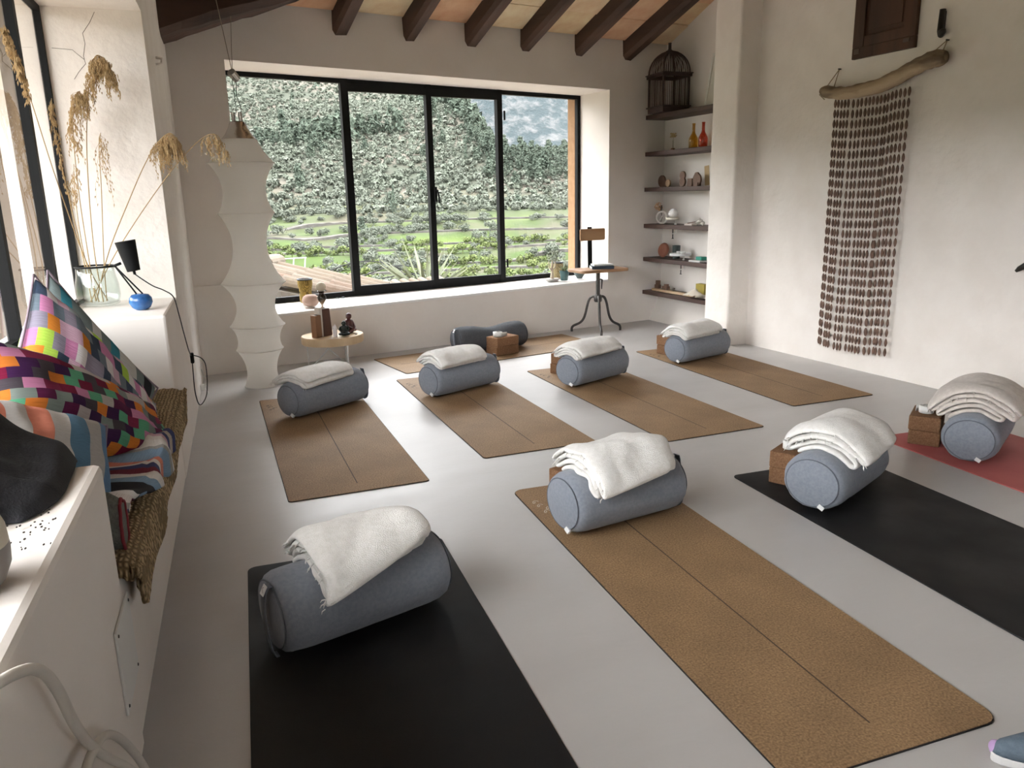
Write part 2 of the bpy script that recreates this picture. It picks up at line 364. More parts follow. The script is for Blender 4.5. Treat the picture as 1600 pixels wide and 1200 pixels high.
for i in range(4):
    a, b_ = xs[i] + .015, xs[i + 1] - .015
    m = MB(); m.add([(a, 6.405, sillb(a) + .02), (b_, 6.405, sillb(b_) + .02), (b_, 6.405, wtop(b_) - .02), (a, 6.405, wtop(a) - .02)], [(0, 1, 2, 3)])
    wchild(m, 'pane', PANE, recalc=False)
    if i in (1, 2):      # the two opening casements have their own rails
        m = MB(); m.box((a, FY0 - .008, sillb(a) + .03), (b_, FY0 + .03, sillb(a) + .075)); m.box((a, FY0 - .008, wtop(b_) - .085), (b_, FY0 + .03, wtop(b_) - .03))
        wchild(m, 'casement_rail', BLACKM)
m = MB(); m.box((2.955, 6.335, 1.20), (2.975, 6.368, 1.33)); m.tube([(2.965, 6.345, 1.31), (2.975, 6.325, 1.30), (2.985, 6.322, 1.24), (2.985, 6.322, 1.19)], .008, 8)
o = wchild(m, 'handle', BLACKM); o['label'] = 'black window latch'
for x in (3.66,):
    for z in (.62, 1.95):
        m = MB(); m.tube([(x + .03, 6.36, z - .04), (x + .03, 6.36, z + .04)], .009, 8); wchild(m, 'hinge', BLACKM)
portal((2.87, 6.45, 1.32), (1, 0, 0), (0, 0, 1), 3.34, 1.76)

# left wall: thick, with a window seat recess
def lbox(b, s0, s1, d0, d1, z0, z1): return b.box((s0, d0, z0), (s1, d1, z1), LM)
m = MB(); lbox(m, -.7, 1.55, -.55, 0, 0, 4.6); lbox(m, 1.55, 5.75, -.55, 0, 2.13, 4.8); lbox(m, 5.75, 8.8, -.55, 0, 0, 4.8); lbox(m, 1.55, 5.75, -.55, -.45, 0, .75)
wl_ = struct(m.build('wall_left', PLASTER2))
m = MB()
for path in ([(-.20, 2.115), (-.225, 2.07), (-.262, 2.02), (-.258, 1.975), (-.272, 1.92), (-.268, 1.885), (-.30, 1.85), (-.325, 1.815)], [(-.40, 1.95), (-.36, 1.948), (-.315, 1.945), (-.30, 1.93), (-.272, 1.905)]):
    m.tube([tuple(LM @ Vector((1.5508, d, z))) for d, z in path], .0011, 4)
m.build('plaster_crack', pm('dark_crack_line', (.20, .18, .15), .95), wl_)  # thin dark tubes along the cracks in the jamb plaster
m = MB(); lbox(m, 1.5, 2.242, -.45, 0, 0, .763); o = struct(m.build('trim_2', PLASTER, bevel=.012)); o['label'] = 'white masonry ledge at the far end of the window seat'
m = MB(); lbox(m, 2.2, 4.2, -.45, -.004, 0, .405); o = struct(m.build('trim_3', PLASTER, bevel=.01)); o['label'] = 'white masonry bench base'
m = MB(); lbox(m, 4.12, 6.6, -.45, 0.004, 0, .70); o = struct(m.build('trim_4', PLASTER, bevel=.014)); o['label'] = 'white masonry block at the near end of the bench'
w2 = bpy.data.objects.new('window_2', None); COL.objects.link(w2); struct(w2); w2.matrix_world = LM @ T(3.6, -.44, .76)
def w2b(name, mat, s0, s1, d0, d1, z0, z1):
    m = MB(); m.box((s0 - 3.6, d0 + .44, z0 - .76), (s1 - 3.6, d1 + .44, z1 - .76)); return m.build(name, mat, w2)
w2b('window_frame', BLACKM, 1.55, 1.575, -.455, -.425, .763, 2.13); w2b('window_frame', BLACKM, 1.55, 5.75, -.455, -.425, 2.105, 2.13); w2b('window_frame', BLACKM, 1.55, 5.75, -.455, -.425, .755, .785)
ms = [1.56, 2.10, 2.80, 3.5, 4.2, 4.9, 5.74]
for s_ in ms[1:-1]: w2b('mullion', BLACKM, s_ - .02, s_ + .02, -.46, -.42, .77, 2.12)
for i in range(6):
    m = MB(); a, b_ = ms[i] - 3.6, ms[i + 1] - 3.6; m.add([(a, .002, .02), (b_, .002, .02), (b_, .002, 1.36), (a, .002, 1.36)], [(0, 1, 2, 3)]); m.build('pane', PANE, w2, recalc=False)
pl = lp(3.65, -.5, 1.44); portal(pl, -LD, (0, 0, 1), 4.2, 1.36)

# right-hand side: niche wall, pier, long wall
N0 = Vector((5.222, 6.0, 0))
m = MB()
prof = [(.0, 3.4), (.0, .30), (-.04, .2), (-.10, .08), (-.15, 0), (-.15, -.1), (.4, -.1), (.4, 3.4)]
vs = []
for t in (0, 1.35):
    for o_, z in prof:
        p = N0 + RD * t + RN * o_; vs.append((p.x, p.y, z))
n = len(prof); m.add(vs, [tuple(range(n)), tuple(range(2 * n - 1, n - 1, -1))] + [(i, i + n, (i + 1) % n + n, (i + 1) % n) for i in range(n)])
struct(m.build('wall_niche', PLASTER))
m = MB(); m.prism([(4.682, 4.493), (4.99, 4.43), (5.35, 4.45), (5.4, 4.80), (4.712, 4.795)], -.05, 4.2); struct(m.build('wall_pier', PLASTER2, bevel=.02, seg=3))
W0 = Vector((4.872, 4.52, 0)); W1 = W0 + RD * 7.4
m = MB(); m.prism([(W0.x, W0.y), (W1.x, W1.y), (W1.x + .4, W1.y), (W0.x + .55, W0.y + .05)], -.05, 4.8); struct(m.build('wall_right', PLASTER2))
m = MB(); p = lp(8.6, 0); m.box((p.x - .5, -2.75, -.05), (1.5, -2.5, 4.6)); m.box((2.4, -2.75, -.05), (4.6, -2.5, 4.6)); m.box((1.5, -2.75, 1.9), (2.4, -2.5, 4.6)); m.box((1.5, -2.75, -.05), (2.4, -2.5, 1.1)); struct(m.build('wall_front', PLASTER))
w3 = bpy.data.objects.new('added_fill_window', None); COL.objects.link(w3); struct(w3); w3.location = (1.95, -2.62, 1.1); w3['label'] = 'unseen window added behind the viewer as fill light'  # opening added out of view to let fill daylight in from behind
m = MB(); m.box((-.45, -.03, 0), (.45, .03, .04)); m.box((-.45, -.03, .76), (.45, .03, .8)); m.box((-.45, -.03, .04), (-.41, .03, .76)); m.box((.41, -.03, .04), (.45, .03, .76)); m.build('window_frame', BLACKM, w3)
m = MB(); m.add([(-.41, 0, .04), (.41, 0, .04), (.41, 0, .76), (-.41, 0, .76)], [(0, 1, 2, 3)]); m.build('pane', PANE, w3, recalc=False)
portal((1.95, -2.8, 1.5), (-1, 0, 0), (0, 0, 1), .9, .8)

# ceiling: boards laid on sloping rafters
m = MB(); x0, x1 = -2.6, 5.7
m.add([(x0, 6.55, ceil_z(6.55) + .03), (x1, 6.55, ceil_z(6.55) + .03), (x1, 1.4, ceil_z(1.4) + .03), (x0, 1.4, ceil_z(1.4) + .03), (x1, -2.8, 2.9), (x0, -2.8, 2.9)], [(0, 1, 2, 3), (3, 2, 4, 5)])
ceil = struct(m.build('ceiling', pm('old_ceiling_lime', (.40, .32, .24), .9, (.34, .24, .16), 4, .3, 20), solid=.04))
RXS = [2.05, 2.60, 3.14, 3.655, 4.205, 4.75]
slope = math.atan(.38)
rng = random.Random(3)
ends = [1.55] + RXS + [5.26]
tm = {}
for i in range(len(ends) - 1):
    a, b_ = ends[i] + .02, ends[i + 1] - .02
    wd = b_ - a
    mb = MB(); mb.box((-wd / 2 + .003, -.155, -.012), (wd / 2 - .003, .155, .012)); me = mb.mesh('clay_board', TILEM)
    y = 5.90; k = 0
    while y > 2.2:
        yc = y - .145
        o = link('clay_board', me, ceil, ((a + b_) / 2, yc, ceil_z(yc) + rng.uniform(-.004, .004)), (-slope + rng.uniform(-.01, .01), rng.uniform(-.008, .008), 0), (1, .985, 1))
        y -= .293 + rng.uniform(-.003, .003)
ORD = ['first', 'second', 'third', 'fourth', 'fifth', 'sixth']
for i, x in enumerate(RXS):
    m = MB(); rng2 = random.Random(i); h = .165; hw = .055 + rng2.uniform(-.006, .008)
    sec = [(-hw, h), (-hw, .035), (-hw * .62, 0), (hw * .62, 0), (hw, .035), (hw, h)]
    vs = []; fs = []; ny = 26
    for j in range(ny):
        t = j / (ny - 1); y = lerp(0.08, -4.55, t); z = -.38 * y
        for (sx, sz) in sec:
            n_ = noise.noise(Vector((sx * 9 + i * 3, y * 1.4, sz * 9))) * .012
            vs.append((sx + n_, y, z + sz + n_ * .6 - .165))
    k = len(sec)
    for j in range(ny - 1):
        for c in range(k): fs.append((j * k + c, j * k + (c + 1) % k, (j + 1) * k + (c + 1) % k, (j + 1) * k + c))
    fs += [tuple(range(k)), tuple((ny - 1) * k + c for c in range(k))]
    m.add(vs, fs); o = m.build('rafter', DARKWOOD, ceil, loc=(x, 5.92, 2.585))
    o['label'] = 'dark wooden rafter above the window, %s counted from the left' % ORD[i]
# heavy girder along the back wall, rising to the right
m = MB(); vs = []; fs = []; nx = 40; hw, hh = .17, .22
sec = [(-hw, hh), (-hw, -hh + .05), (-hw + .06, -hh), (hw - .03, -hh), (hw, -hh + .03), (hw, hh)]
for j in range(nx):
    x = lerp(-.55, 1.9, j / (nx - 1)); z = x * .368
    for sy, sz in sec:
        n_ = noise.noise(Vector((x * 3, sy * 8, sz * 8))) * .02 + noise.noise(Vector((x * 14, sy * 20, sz * 20))) * .008
        vs.append((x, sy + n_, z + sz + n_))
k = len(sec)
for j in range(nx - 1):
    for c in range(k): fs.append((j * k + c, j * k + (c + 1) % k, (j + 1) * k + (c + 1) % k, (j + 1) * k + c))
fs += [tuple(range(k)), tuple((nx - 1) * k + c for c in range(k))]
m.add(vs, fs); o = m.build('girder', GIRDERW, ceil, loc=(1.0, 5.70, 2.335 + .22))
o['label'] = 'massive old dark timber girder in the upper left corner over the hanging lamp'

# unseen board eaves, added outside to hold back sky light at the windows
ADDED_EAVE = pm('added_eave_boards', (.16, .10, .06), .9, (.22, .15, .09), 6, .3, 20)
m = MB(); m.box((-.2, 6.56, 2.43), (5.7, 7.05, 2.50)); struct(m.build('added_eave_back', ADDED_EAVE)); bpy.data.objects['added_eave_back']['label'] = 'unseen eave added above the window to cut sky light'
m = MB(); m.box((-.7, -3.0, 2.55), (3.7, -.5, 2.63), LM); m.box((3.7, -1.3, 2.55), (8.8, -.5, 2.63), LM); struct(m.build('added_eave_left', ADDED_EAVE)); bpy.data.objects['added_eave_left']['label'] = 'unseen eave added above the left window to cut sky light'  # added overhang, deeper at the far end to dim the jamb
# ------------------------------------------------------------------ yoga things
CORK = pm('cork_mat_top', (.25, .165, .095), .85, (.36, .245, .145), 260, .15, 400, detail=3, contrast=(.3, .7), spec=.2)
def corkmat():
    m, nt, b = nodes('cork_granules'); N = nt.nodes; L = nt.links
    tc = N.new('ShaderNodeTexCoord')
    n1 = N.new('ShaderNodeTexNoise'); n1.inputs['Scale'].default_value = 170; n1.inputs['Detail'].default_value = 4; L.new(tc.outputs['Object'], n1.inputs['Vector'])
    r = N.new('ShaderNodeValToRGB'); e = r.color_ramp.elements; e[0].position = .3; e[0].color = (.175, .102, .050, 1); e[1].position = .72; e[1].color = (.375, .243, .130, 1); L.new(n1.outputs['Fac'], r.inputs[0])
    n2 = N.new('ShaderNodeTexNoise'); n2.inputs['Scale'].default_value = 5; n2.inputs['Detail'].default_value = 5; L.new(tc.outputs['Object'], n2.inputs['Vector'])
    mx = N.new('ShaderNodeMixRGB'); mx.blend_type = 'OVERLAY'; mx.inputs[0].default_value = .3; L.new(r.outputs[0], mx.inputs[1]); L.new(n2.outputs['Fac'], mx.inputs[2])
    L.new(mx.outputs[0], b.inputs['Base Color']); b.inputs['Roughness'].default_value = .7; b.inputs['Specular IOR Level'].default_value = .35
    return m
CORK = corkmat()
RUBBER = pm('black_rubber', (.012, .011, .011), .7)
BLACKMAT = pm('black_rubber_mat', (.005, .005, .006), .55, (.011, .011, .0115), 3, .05, 300, rrange=(.45, .75), spec=.32)
PINKMAT = pm('salmon_pink_mat', (.42, .10, .095), .7, (.46, .12, .11), 6, .06, 200)
LINEM = pm('mat_line_print', (.07, .045, .028), .8)
LINEW = pm('worn_pale_print', (.5, .42, .33), .8)
GREYF = pm('grey_bolster_cotton', (.19, .21, .25), .95, (.225, .245, .285), 90, .25, 500, spec=.12, sheen=.2)
DARKF = pm('charcoal_bolster_cotton', (.075, .08, .09), .95, (.09, .095, .105), 90, .25, 500, spec=.12)
SEAMF = pm('grey_bolster_piping', (.12, .13, .155), .95)
WOOLF = pm('white_wool_blanket', (.77, .75, .71), .97, (.84, .82, .79), 60, .5, 320, spec=.08, sheen=.3)
WOOLB = pm('oatmeal_wool_blanket', (.58, .52, .47), .97, (.66, .60, .55), 60, .5, 320, spec=.08, sheen=.3)
BRICKM = pm('brown_cork_brick', (.17, .088, .045), .9, (.245, .135, .075), 140, .35, 160, spec=.15)
COTTON = pm('white_cotton_strap', (.72, .71, .69), .85)
TAGM = pm('white_cloth_tag', (.75, .75, .75), .8)

def mat_thing(label, fl, ang, W, L, kind='cork', mark=LINEM, rad=.018):
    t = thing('yoga_mat', label, 'yoga mat', (fl[0], fl[1], 0), R_(ang), 'yoga mats on the floor')
    P = rrect(W, L, rad, 5, W / 2, -L / 2)
    if kind == 'cork':
        MB().prism(P, 0.0003, .0035).build('rubber_base', RUBBER, t)
        P2 = rrect(W - .005, L - .005, rad - .002, 5, W / 2, -L / 2)
        MB().prism(P2, .0035, .0055).build('cork_surface', CORK, t)
        MB().box((W / 2 - .0022, -L + .10, .0055), (W / 2 + .0022, -.10, .0058)).build('alignment_line', LINEM, t)
        m = MB(); rg = random.Random(int(fl[0] * 100))
        for (cx, cy) in ((.045, -.16), (.05, -.20), (.075, -.235), (.055, -.265)):   # small looped printed sign near the head end
            pts = [(cx + .016 * math.cos(a) * (1 - a / 9), cy + .013 * math.sin(a * 1.3), .0058) for a in [k * .5 for k in range(11)]]
            m.tube(pts, .0022, 4, flat=.2)
        m.build('printed_mark', mark, t)
    else:
        MB().prism(P, 0.0003, .005).build('mat_body', BLACKMAT if kind == 'black' else PINKMAT, t, bevel=.0015)
    return t
mat_thing('cork yoga mat nearest the white hanging lamp', (.993, 4.901), -9.1, .616, 1.83)
mat_thing('cork yoga mat in the centre, second to the right of the hanging lamp', (1.938, 4.934), -8.8, .616, 1.83)
mat_thing('cork yoga mat in front of the iron stool', (2.83, 4.638), -8.45, .616, 1.83)
mat_thing('cork yoga mat at the foot of the white pier', (3.916, 4.73), -9.3, .616, 1.83)
mat_thing('large foreground cork yoga mat with pale worn print', (1.556, 2.687), -11.4, .604, 1.82, mark=LINEW, rad=.045)
mat_thing('black yoga mat beside the bench in the left foreground', (.426, 2.574), -11.6, .686, 1.83, 'black', rad=.03)
mat_thing('black yoga mat at the right, next to the pink mat', (2.468, 2.302), -11.85, .675, 1.83, 'black', rad=.03)
mat_thing('salmon pink yoga mat at the right edge', (3.482, 2.295), -11.9, .66, 1.83, 'pink', rad=.03)
t = mat_thing('cork yoga mat lying along the wall under the window', (2.075, 5.068), 91.4, .635, 1.83)

def bolster(label, P, ang, L=.53, R=.115, fab=GREYF, z0=.0055, handle=None, sag=0.0, tagpos=True, seed=0):
    e = Vector((math.cos(R_(ang)), math.sin(R_(ang)), 0)); c = Vector((P[0], P[1], 0)) + e * (L / 2)
    t = thing('bolster', label, 'bolster', (c.x, c.y, z0), R_(ang), 'cotton bolsters')
    sy, sz = 1.05, .96
    prof = [(-L / 2 + .002, R * .80), (-L / 2 + .003, R * .84), (-L / 2 + .012, R * .93), (-L / 2 + .03, R * .985), (-L / 2 + .06, R)]
    nin = 14
    prof += [(lerp(-L / 2 + .06, L / 2 - .06, (k + 1) / (nin + 1)), R) for k in range(nin)]
    prof += [(-x, r) for x, r in reversed(prof[:5])]
    seg = 44; vs = []; fs = []
    for (x, r) in prof:
        de = L / 2 - abs(x)
        for k in range(seg):
            th = 2 * PI * k / seg
            rr = r * (1 + .016 * noise.noise(Vector((x * 5, math.cos(th) * 1.3 + seed * 3.1, math.sin(th) * 1.3))))
            rr -= .0035 * math.exp(-abs(de - .018) / .018) * (.5 + .5 * math.cos(th * 11 + seed)) ** 3
            rr -= sag * math.exp(-(x / .12) ** 2) * max(0, math.sin(th)) * .03
            rr -= .003 * max(0, noise.noise(Vector((x * 16, th * 2.2, seed + 9))))
            y = rr * math.cos(th) * sy; z = R * sz + rr * math.sin(th) * sz
            if z < .014: z = .014 - (.014 - z) * .25
            vs.append((x, y, max(z, 0.0005)))
    n = len(prof)
    for i in range(n - 1):
        for k in range(seg): fs.append((i * seg + k, i * seg + (k + 1) % seg, (i + 1) * seg + (k + 1) % seg, (i + 1) * seg + k))
    m = MB(); m.add(vs, fs); body = m.build('body', fab, t, smooth=True)
    for s_ in (-1, 1):
        m = MB(); vs = [(s_ * (L / 2 + .012), 0, R * sz)]; fs = []
        rings = (.2, .45, .7, .80)
        for i, f in enumerate(rings):
            for k in range(seg):
                th = 2 * PI * k / seg; rr = R * f * (1 + .01 * noise.noise(Vector((f * 4, th, seed))))
                vs.append((s_ * (L / 2 + .012 * (1 - (f / .8) ** 3) + .002), rr * math.cos(th) * sy, R * sz + rr * math.sin(th) * sz))
        for k in range(seg): fs.append((0, 1 + k, 1 + (k + 1) % seg))
        for i in range(len(rings) - 1):
            for k in range(seg): fs.append((1 + i * seg + k, 1 + i * seg + (k + 1) % seg, 1 + (i + 1) * seg + (k + 1) % seg, 1 + (i + 1) * seg + k))
        m.add(vs, fs); pan = m.build('end_panel', fab, t, smooth=True)
        m = MB(); m.tube([(s_ * (L / 2 + .0015), R * .812 * math.cos(a) * sy, R * sz + R * .812 * math.sin(a) * sz) for a in [2 * PI * k / 40 for k in range(41)]], .0022, 5, cap=False)
        m.build('seam', SEAMF, t, smooth=True)
    m = MB(); th = R_(-65); p = Vector((-L / 2 - .002, R * .83 * math.cos(th + PI / 2 * 0) * sy * -1, R * sz + R * .83 * math.sin(th) * sz))
    if tagpos:
        m.box((-.007, -.012, -.008), (.004, .012, .008), T(p.x - .004, p.y, p.z) @ RX(.5) @ RY(.4)); m.build('care_tag', TAGM, t)
    if handle:      # webbing loop sewn over an end panel
        s_ = handle; pts = []
        for k in range(13):
            a = PI * k / 12
            pts.append((s_ * (L / 2 + .004 + .026 * math.sin(a) ** .7), -.035 + .012 * math.sin(a * 2), R * sz + R * .86 * math.cos(a)))
        m = MB(); vs = []; fs = []
        for p in pts: vs += [(p[0], p[1] - .015, p[2]), (p[0], p[1] + .015, p[2])]
        for k in range(12): fs.append((2 * k, 2 * k + 1, 2 * k + 3, 2 * k + 2))
        m.add(vs, fs); h = m.build('handle', SEAMF, t, smooth=True, solid=.003)
        m = MB(); q = pts[2]; m.box((-.001, -.012, -.014), (.001, .012, .014), T(q[0] + s_ * .003, q[1], q[2]) @ RY(-.5 * s_)); o = m.build('cloth_tag', TAGM, h)
        m = MB(); m.tube([(.0018 * s_, .006 * math.sin(a * 1.5), .007 * math.cos(a)) for a in [2 * PI * k / 18 for k in range(19)]], .0006, 4, cap=False, M=T(q[0] + s_ * .003, q[1], q[2]) @ RY(-.5 * s_)); m.build('tag_mark', pm('maroon_mark', (.16, .03, .05), .8), h)
    return t, c, e
BOL = {
 'A': ('grey bolster under a white blanket, nearest the hanging lamp', (1.045, 4.364), 22, .53),
 'B': ('grey bolster under a white blanket in the centre of the back row', (1.921, 4.342), 13.2, .53),
 'C': ('grey bolster under a white blanket in front of the iron stool', (2.787, 4.057), 13.4, .53),
 'D': ('grey bolster under a white blanket at the foot of the white pier', (3.839, 4.192), 7, .53),
 'E': ('grey bolster on the large foreground cork mat', (1.498, 2.213), -1, .51),
 'F': ('grey bolster with webbing handle on the left foreground black mat', (.382, 2.005), 5.9, .52),
 'G': ('grey bolster on the black mat at the right', (2.425, 1.848), 15, .50),
 'H': ('grey bolster on the pink mat', (3.458, 1.821), 20, .50)}
BO = {}
for i, (k, (lb, P, a, L)) in enumerate(BOL.items()):
    R = .122 if k in 'EFG' else (.118 if k == 'H' else .112)
    BO[k] = bolster(lb, P, a, L, R, z0=.0058 if k in 'ABCDE' else .0053, handle=-1 if k == 'F' else 1, tagpos=k != 'F', seed=i) + (a, R, L)
bolster('dark charcoal bolster lying against the wall under the window', (2.69, 5.50), -.8, .62, .112, DARKF, .0058, handle=-1, sag=1.0, seed=11)

def blanket(label, key, u0, u1, pn0, pn1, pf, n=4, t=.021, wool=WOOLF, seed=0, skewx=.0, bulge=.014, fr=True):
    """folded blanket: a zigzag of layers across the bolster, extruded along it.
    pn0/pn1 = how far (deg from the top) it hangs on the viewer's side at its left/right end; pf on the far side"""
    T_, c, e, a, R, L = BO[key]
    th = thing('blanket', label, 'blanket', (c.x, c.y, T_.location.z + 2 * R * .96), R_(a), 'folded white blankets')
    rg = random.Random(seed); nx = 22; prof = []
    m_ = 13
    for k in range(n):
        seq = [j / (m_ - 1) for j in range(m_)]
        if k % 2: seq = seq[::-1]
        for f in seq: prof.append((k, f, 0))
        if k < n - 1:
            end = seq[-1]
            for j in range(1, 4): prof.append((k, end, j / 4))
    offs = [rg.uniform(-.014, .014) for _ in range(n)]; offs2 = [rg.uniform(-.014, .014) for _ in range(n)]
    lj = [rg.uniform(-.09, .06) for _ in range(n)]
    def pt(i, w):
        k, f, turn = prof[w]
        u = i / (nx - 1)
        x = lerp(u0 + offs[k], u1 + offs2[k], u) * L - L / 2
        near = R_(lerp(pn0, pn1, u)); far = R_(pf) * (1 + .1 * noise.noise(Vector((u * 3, seed, 0))))
        lay = k + turn
        shrink = 1 - .035 * (n - 1 - k) + lj[k] * (1 if f > .5 else -.6)
        ph = lerp(-far * shrink, near * shrink, f)
        r = R * 1.0 + .011 + lay * t
        if turn:
            ext = math.sin(turn * PI) * t * .55 / r
            ph += ext if f > .5 else -ext
        # soft top: layers puff up between the folds
        puff = bulge * (lay / n) * math.cos(ph * .8) ** 2
        nz = noise.noise(Vector((x * 7 + seed * 5, ph * 2.2, lay * .35))) * .017 + noise.noise(Vector((x * 17 + seed, ph * 4, lay * .5))) * .009 - .006 * max(0, 1 - abs(noise.noise(Vector((x * 9 + seed * 2, ph * 3.1, 4)))) * 9)
        r += puff + nz * (0.35 + .65 * lay / n)
        endd = min(u, 1 - u)
        r -= (lay / n) * (.022 * math.exp(-u / .06) + .030 * math.exp(-(1 - u) / .07))       # the ends slump
        x += skewx * ph + noise.noise(Vector((ph * 3, lay, seed + 4))) * .016 - (.04 * (abs(ph) / 1.0) ** 2 if u > .85 else 0)
        y = -r * math.sin(ph) * 1.05; z = r * math.cos(ph) * .98 - R
        return (x, y, z)
    W = len(prof); vs = [pt(i, w_) for i in range(nx) for w_ in range(W)]
    fs = [(i * W + w_, (i + 1) * W + w_, (i + 1) * W + w_ + 1, i * W + w_ + 1) for i in range(nx - 1) for w_ in range(W - 1)]
    m = MB(); m.add(vs, fs); m.build('folded_cloth', wool, th, smooth=True, solid=.017, sub=1)
    if fr:
        m = MB()
        for k in range(26):
            w_ = int(rg.uniform((n - 2) * (m_ + 3), W - 1)); p = Vector(vs[w_]); d = Vector((-1, rg.uniform(-.6, .6), rg.uniform(-.9, .1))).normalized()
            l = rg.uniform(.012, .028); q = p + d * l * .6 + Vector((0, 0, rg.uniform(-.003, .004))); m.tube([p, q, q + Vector((d.x * .3, d.y, -.6)) * l * .6], [.0022, .0018, .0008], 4)
        o = m.build('fringe', wool, th, smooth=True); o['kind'] = 'stuff'
    return th
blanket('small folded white blanket with ragged left end, nearest the hanging lamp', 'A', .02, .78, 48, 38, 42, 3, .02, seed=1, skewx=.05)
blanket('folded white blanket on the bolster in the centre of the back row', 'B', .03, .80, 45, 40, 48, 4, .018, seed=2, fr=False)
blanket('folded white blanket on the bolster in front of the iron stool', 'C', .0, .84, 42, 40, 46, 4, .018, seed=3)
blanket('folded white blanket on the bolster at the foot of the pier', 'D', .0, .80, 44, 40, 50, 4, .018, seed=4)
blanket('folded white fringed blanket on the large foreground cork mat', 'E', .10, .88, 62, 46, 48, 4, .022, seed=5)
blanket('folded cream fringed blanket on the left foreground black mat', 'F', .20, .90, 66, 30, 52, 4, .021, seed=6)
blanket('folded white fringed blanket on the bolster of the right black mat', 'G', .14, .92, 58, 48, 50, 4, .025, seed=8)
blanket('thick oatmeal folded blanket on the bolster of the pink mat', 'H', .12, .95, 52, 52, 58, 5, .024, wool=WOOLB, seed=9)

BRK = {}
def blocks(where, P, ang, n=2, z0=.0058, Lx=.225, Ly=.14, top='upper', jit=4):
    "P = corner at the viewer's left end; ang = direction of the long side"
    h = .0715; e = Vector((math.cos(R_(ang)), math.sin(R_(ang)), 0)); f = Vector((e.y, -e.x, 0))
    c = Vector((P[0], P[1], 0)) + e * Lx / 2 + f * Ly / 2
    if 'me' not in BRK:
        b = MB(); b.box((-.1125, -.07, 0), (.1125, .07, h))
        BRK['me'] = b.mesh('yoga_brick', BRICKM)
    rg = random.Random(int(P[0] * 50))
    for k in range(n):
        o = link('yoga_brick', BRK['me'], None, (c.x + rg.uniform(-.003, .003), c.y + rg.uniform(-.003, .003), z0 + k * (h + .0004)), (0, 0, R_(ang + (rg.uniform(-jit, jit) if k else 0))))
        md = o.modifiers.new('bevel', 'BEVEL'); md.width = .005; md.segments = 2
        tag(o, ('brown cork yoga brick, %s of the pair ' % ('top' if k else 'bottom') if n > 1 else 'brown cork yoga brick ') + where, 'yoga brick', 'brown yoga bricks')
    return c, z0 + n * (h + .0004)
bC = blocks('in front of the iron stool', (2.93, 4.475), 12)
bD = blocks('at the foot of the pier', (3.997, 4.569), 8)
bE = blocks('on the large foreground cork mat', (1.628, 2.508), 4)
bF = blocks('behind the left foreground bolster', (.585, 2.365), 4)
bG = blocks('on the right black mat', (2.537, 2.155), 20, z0=.0053)
bH = blocks('on the pink mat', (3.514, 2.148), 26, z0=.0053)
bI = blocks('in front of the charcoal bolster', (2.885, 5.335), 8, Lx=.225, Ly=.125)
def strap(label, c, z, r0=.016, turns=3.2, wd=.036, ang=0, flat=False, tail=True, dark=None):
    t = thing('yoga_strap', label, 'strap', (c[0], c[1], z + .0006), R_(ang), 'rolled cotton straps')
    m = MB(); vs = []; fs = []; N_ = int(turns * 18)
    for k in range(N_ + 1):
        a = 2 * PI * k / 18; r = r0 + .0048 * k / 18 + .0006 * math.sin(3 * a)
        x, y = r * math.cos(a), r * math.sin(a) * .88
        vs += [(x, y, 0.001), (x * 1.02, y * 1.02, wd)]
    for k in range(N_): fs.append((2 * k, 2 * k + 1, 2 * k + 3, 2 * k + 2))
    m.add(vs, fs); m.build('rolled_webbing', COTTON, t, smooth=True, solid=.0028)
    if tail:
        a = 2 * PI * N_ / 18; r = r0 + .0048 * N_ / 18
        x, y = r * math.cos(a), r * math.sin(a) * .88; d = Vector((-math.sin(a), math.cos(a), 0))
        m = MB(); vs = []; fs = []
        for k in range(7):
            p = Vector((x, y, 0)) + d * .009 * k + Vector((0, .002 * k * k * .3, 0))
            vs += [(p.x, p.y, .001), (p.x, p.y, wd * (1 - .04 * k))]
        for k in range(6): fs.append((2 * k, 2 * k + 1, 2 * k + 3, 2 * k + 2))
        m.add(vs, fs); m.build('loose_end', COTTON, t, smooth=True, solid=.0028)
    m = MB(); m.tube([(r0 * .3 + .012 * math.cos(a), .016 * math.sin(a), wd + .004) for a in [2 * PI * k / 12 for k in range(13)]], .0022, 6, cap=False); m.build('buckle_ring', pm('strap_buckle', (.35, .33, .3), .35, metal=.8), t, smooth=True)
    return t
strap('white rolled strap on the bricks of the right black mat', (bG[0].x - .035, bG[0].y + .005), bG[1], ang=200)
strap('white rolled strap on the bricks of the pink mat', (bH[0].x - .02, bH[0].y + .0), bH[1], r0=.026, turns=2.6, ang=230)
strap('white loosely rolled strap on the bricks under the window', (bI[0].x - .045, bI[0].y - .005), bI[1], r0=.026, turns=3, ang=300)
strap('white rolled strap half hidden behind the cream blanket', (bF[0].x + .02, bF[0].y + .01), bF[1], r0=.03, turns=3, ang=20)
strap('white rolled strap peeping out behind the large foreground blanket', (bE[0].x - .02, bE[0].y - .02), bE[1], r0=.014, turns=2.4, ang=120, tail=False)

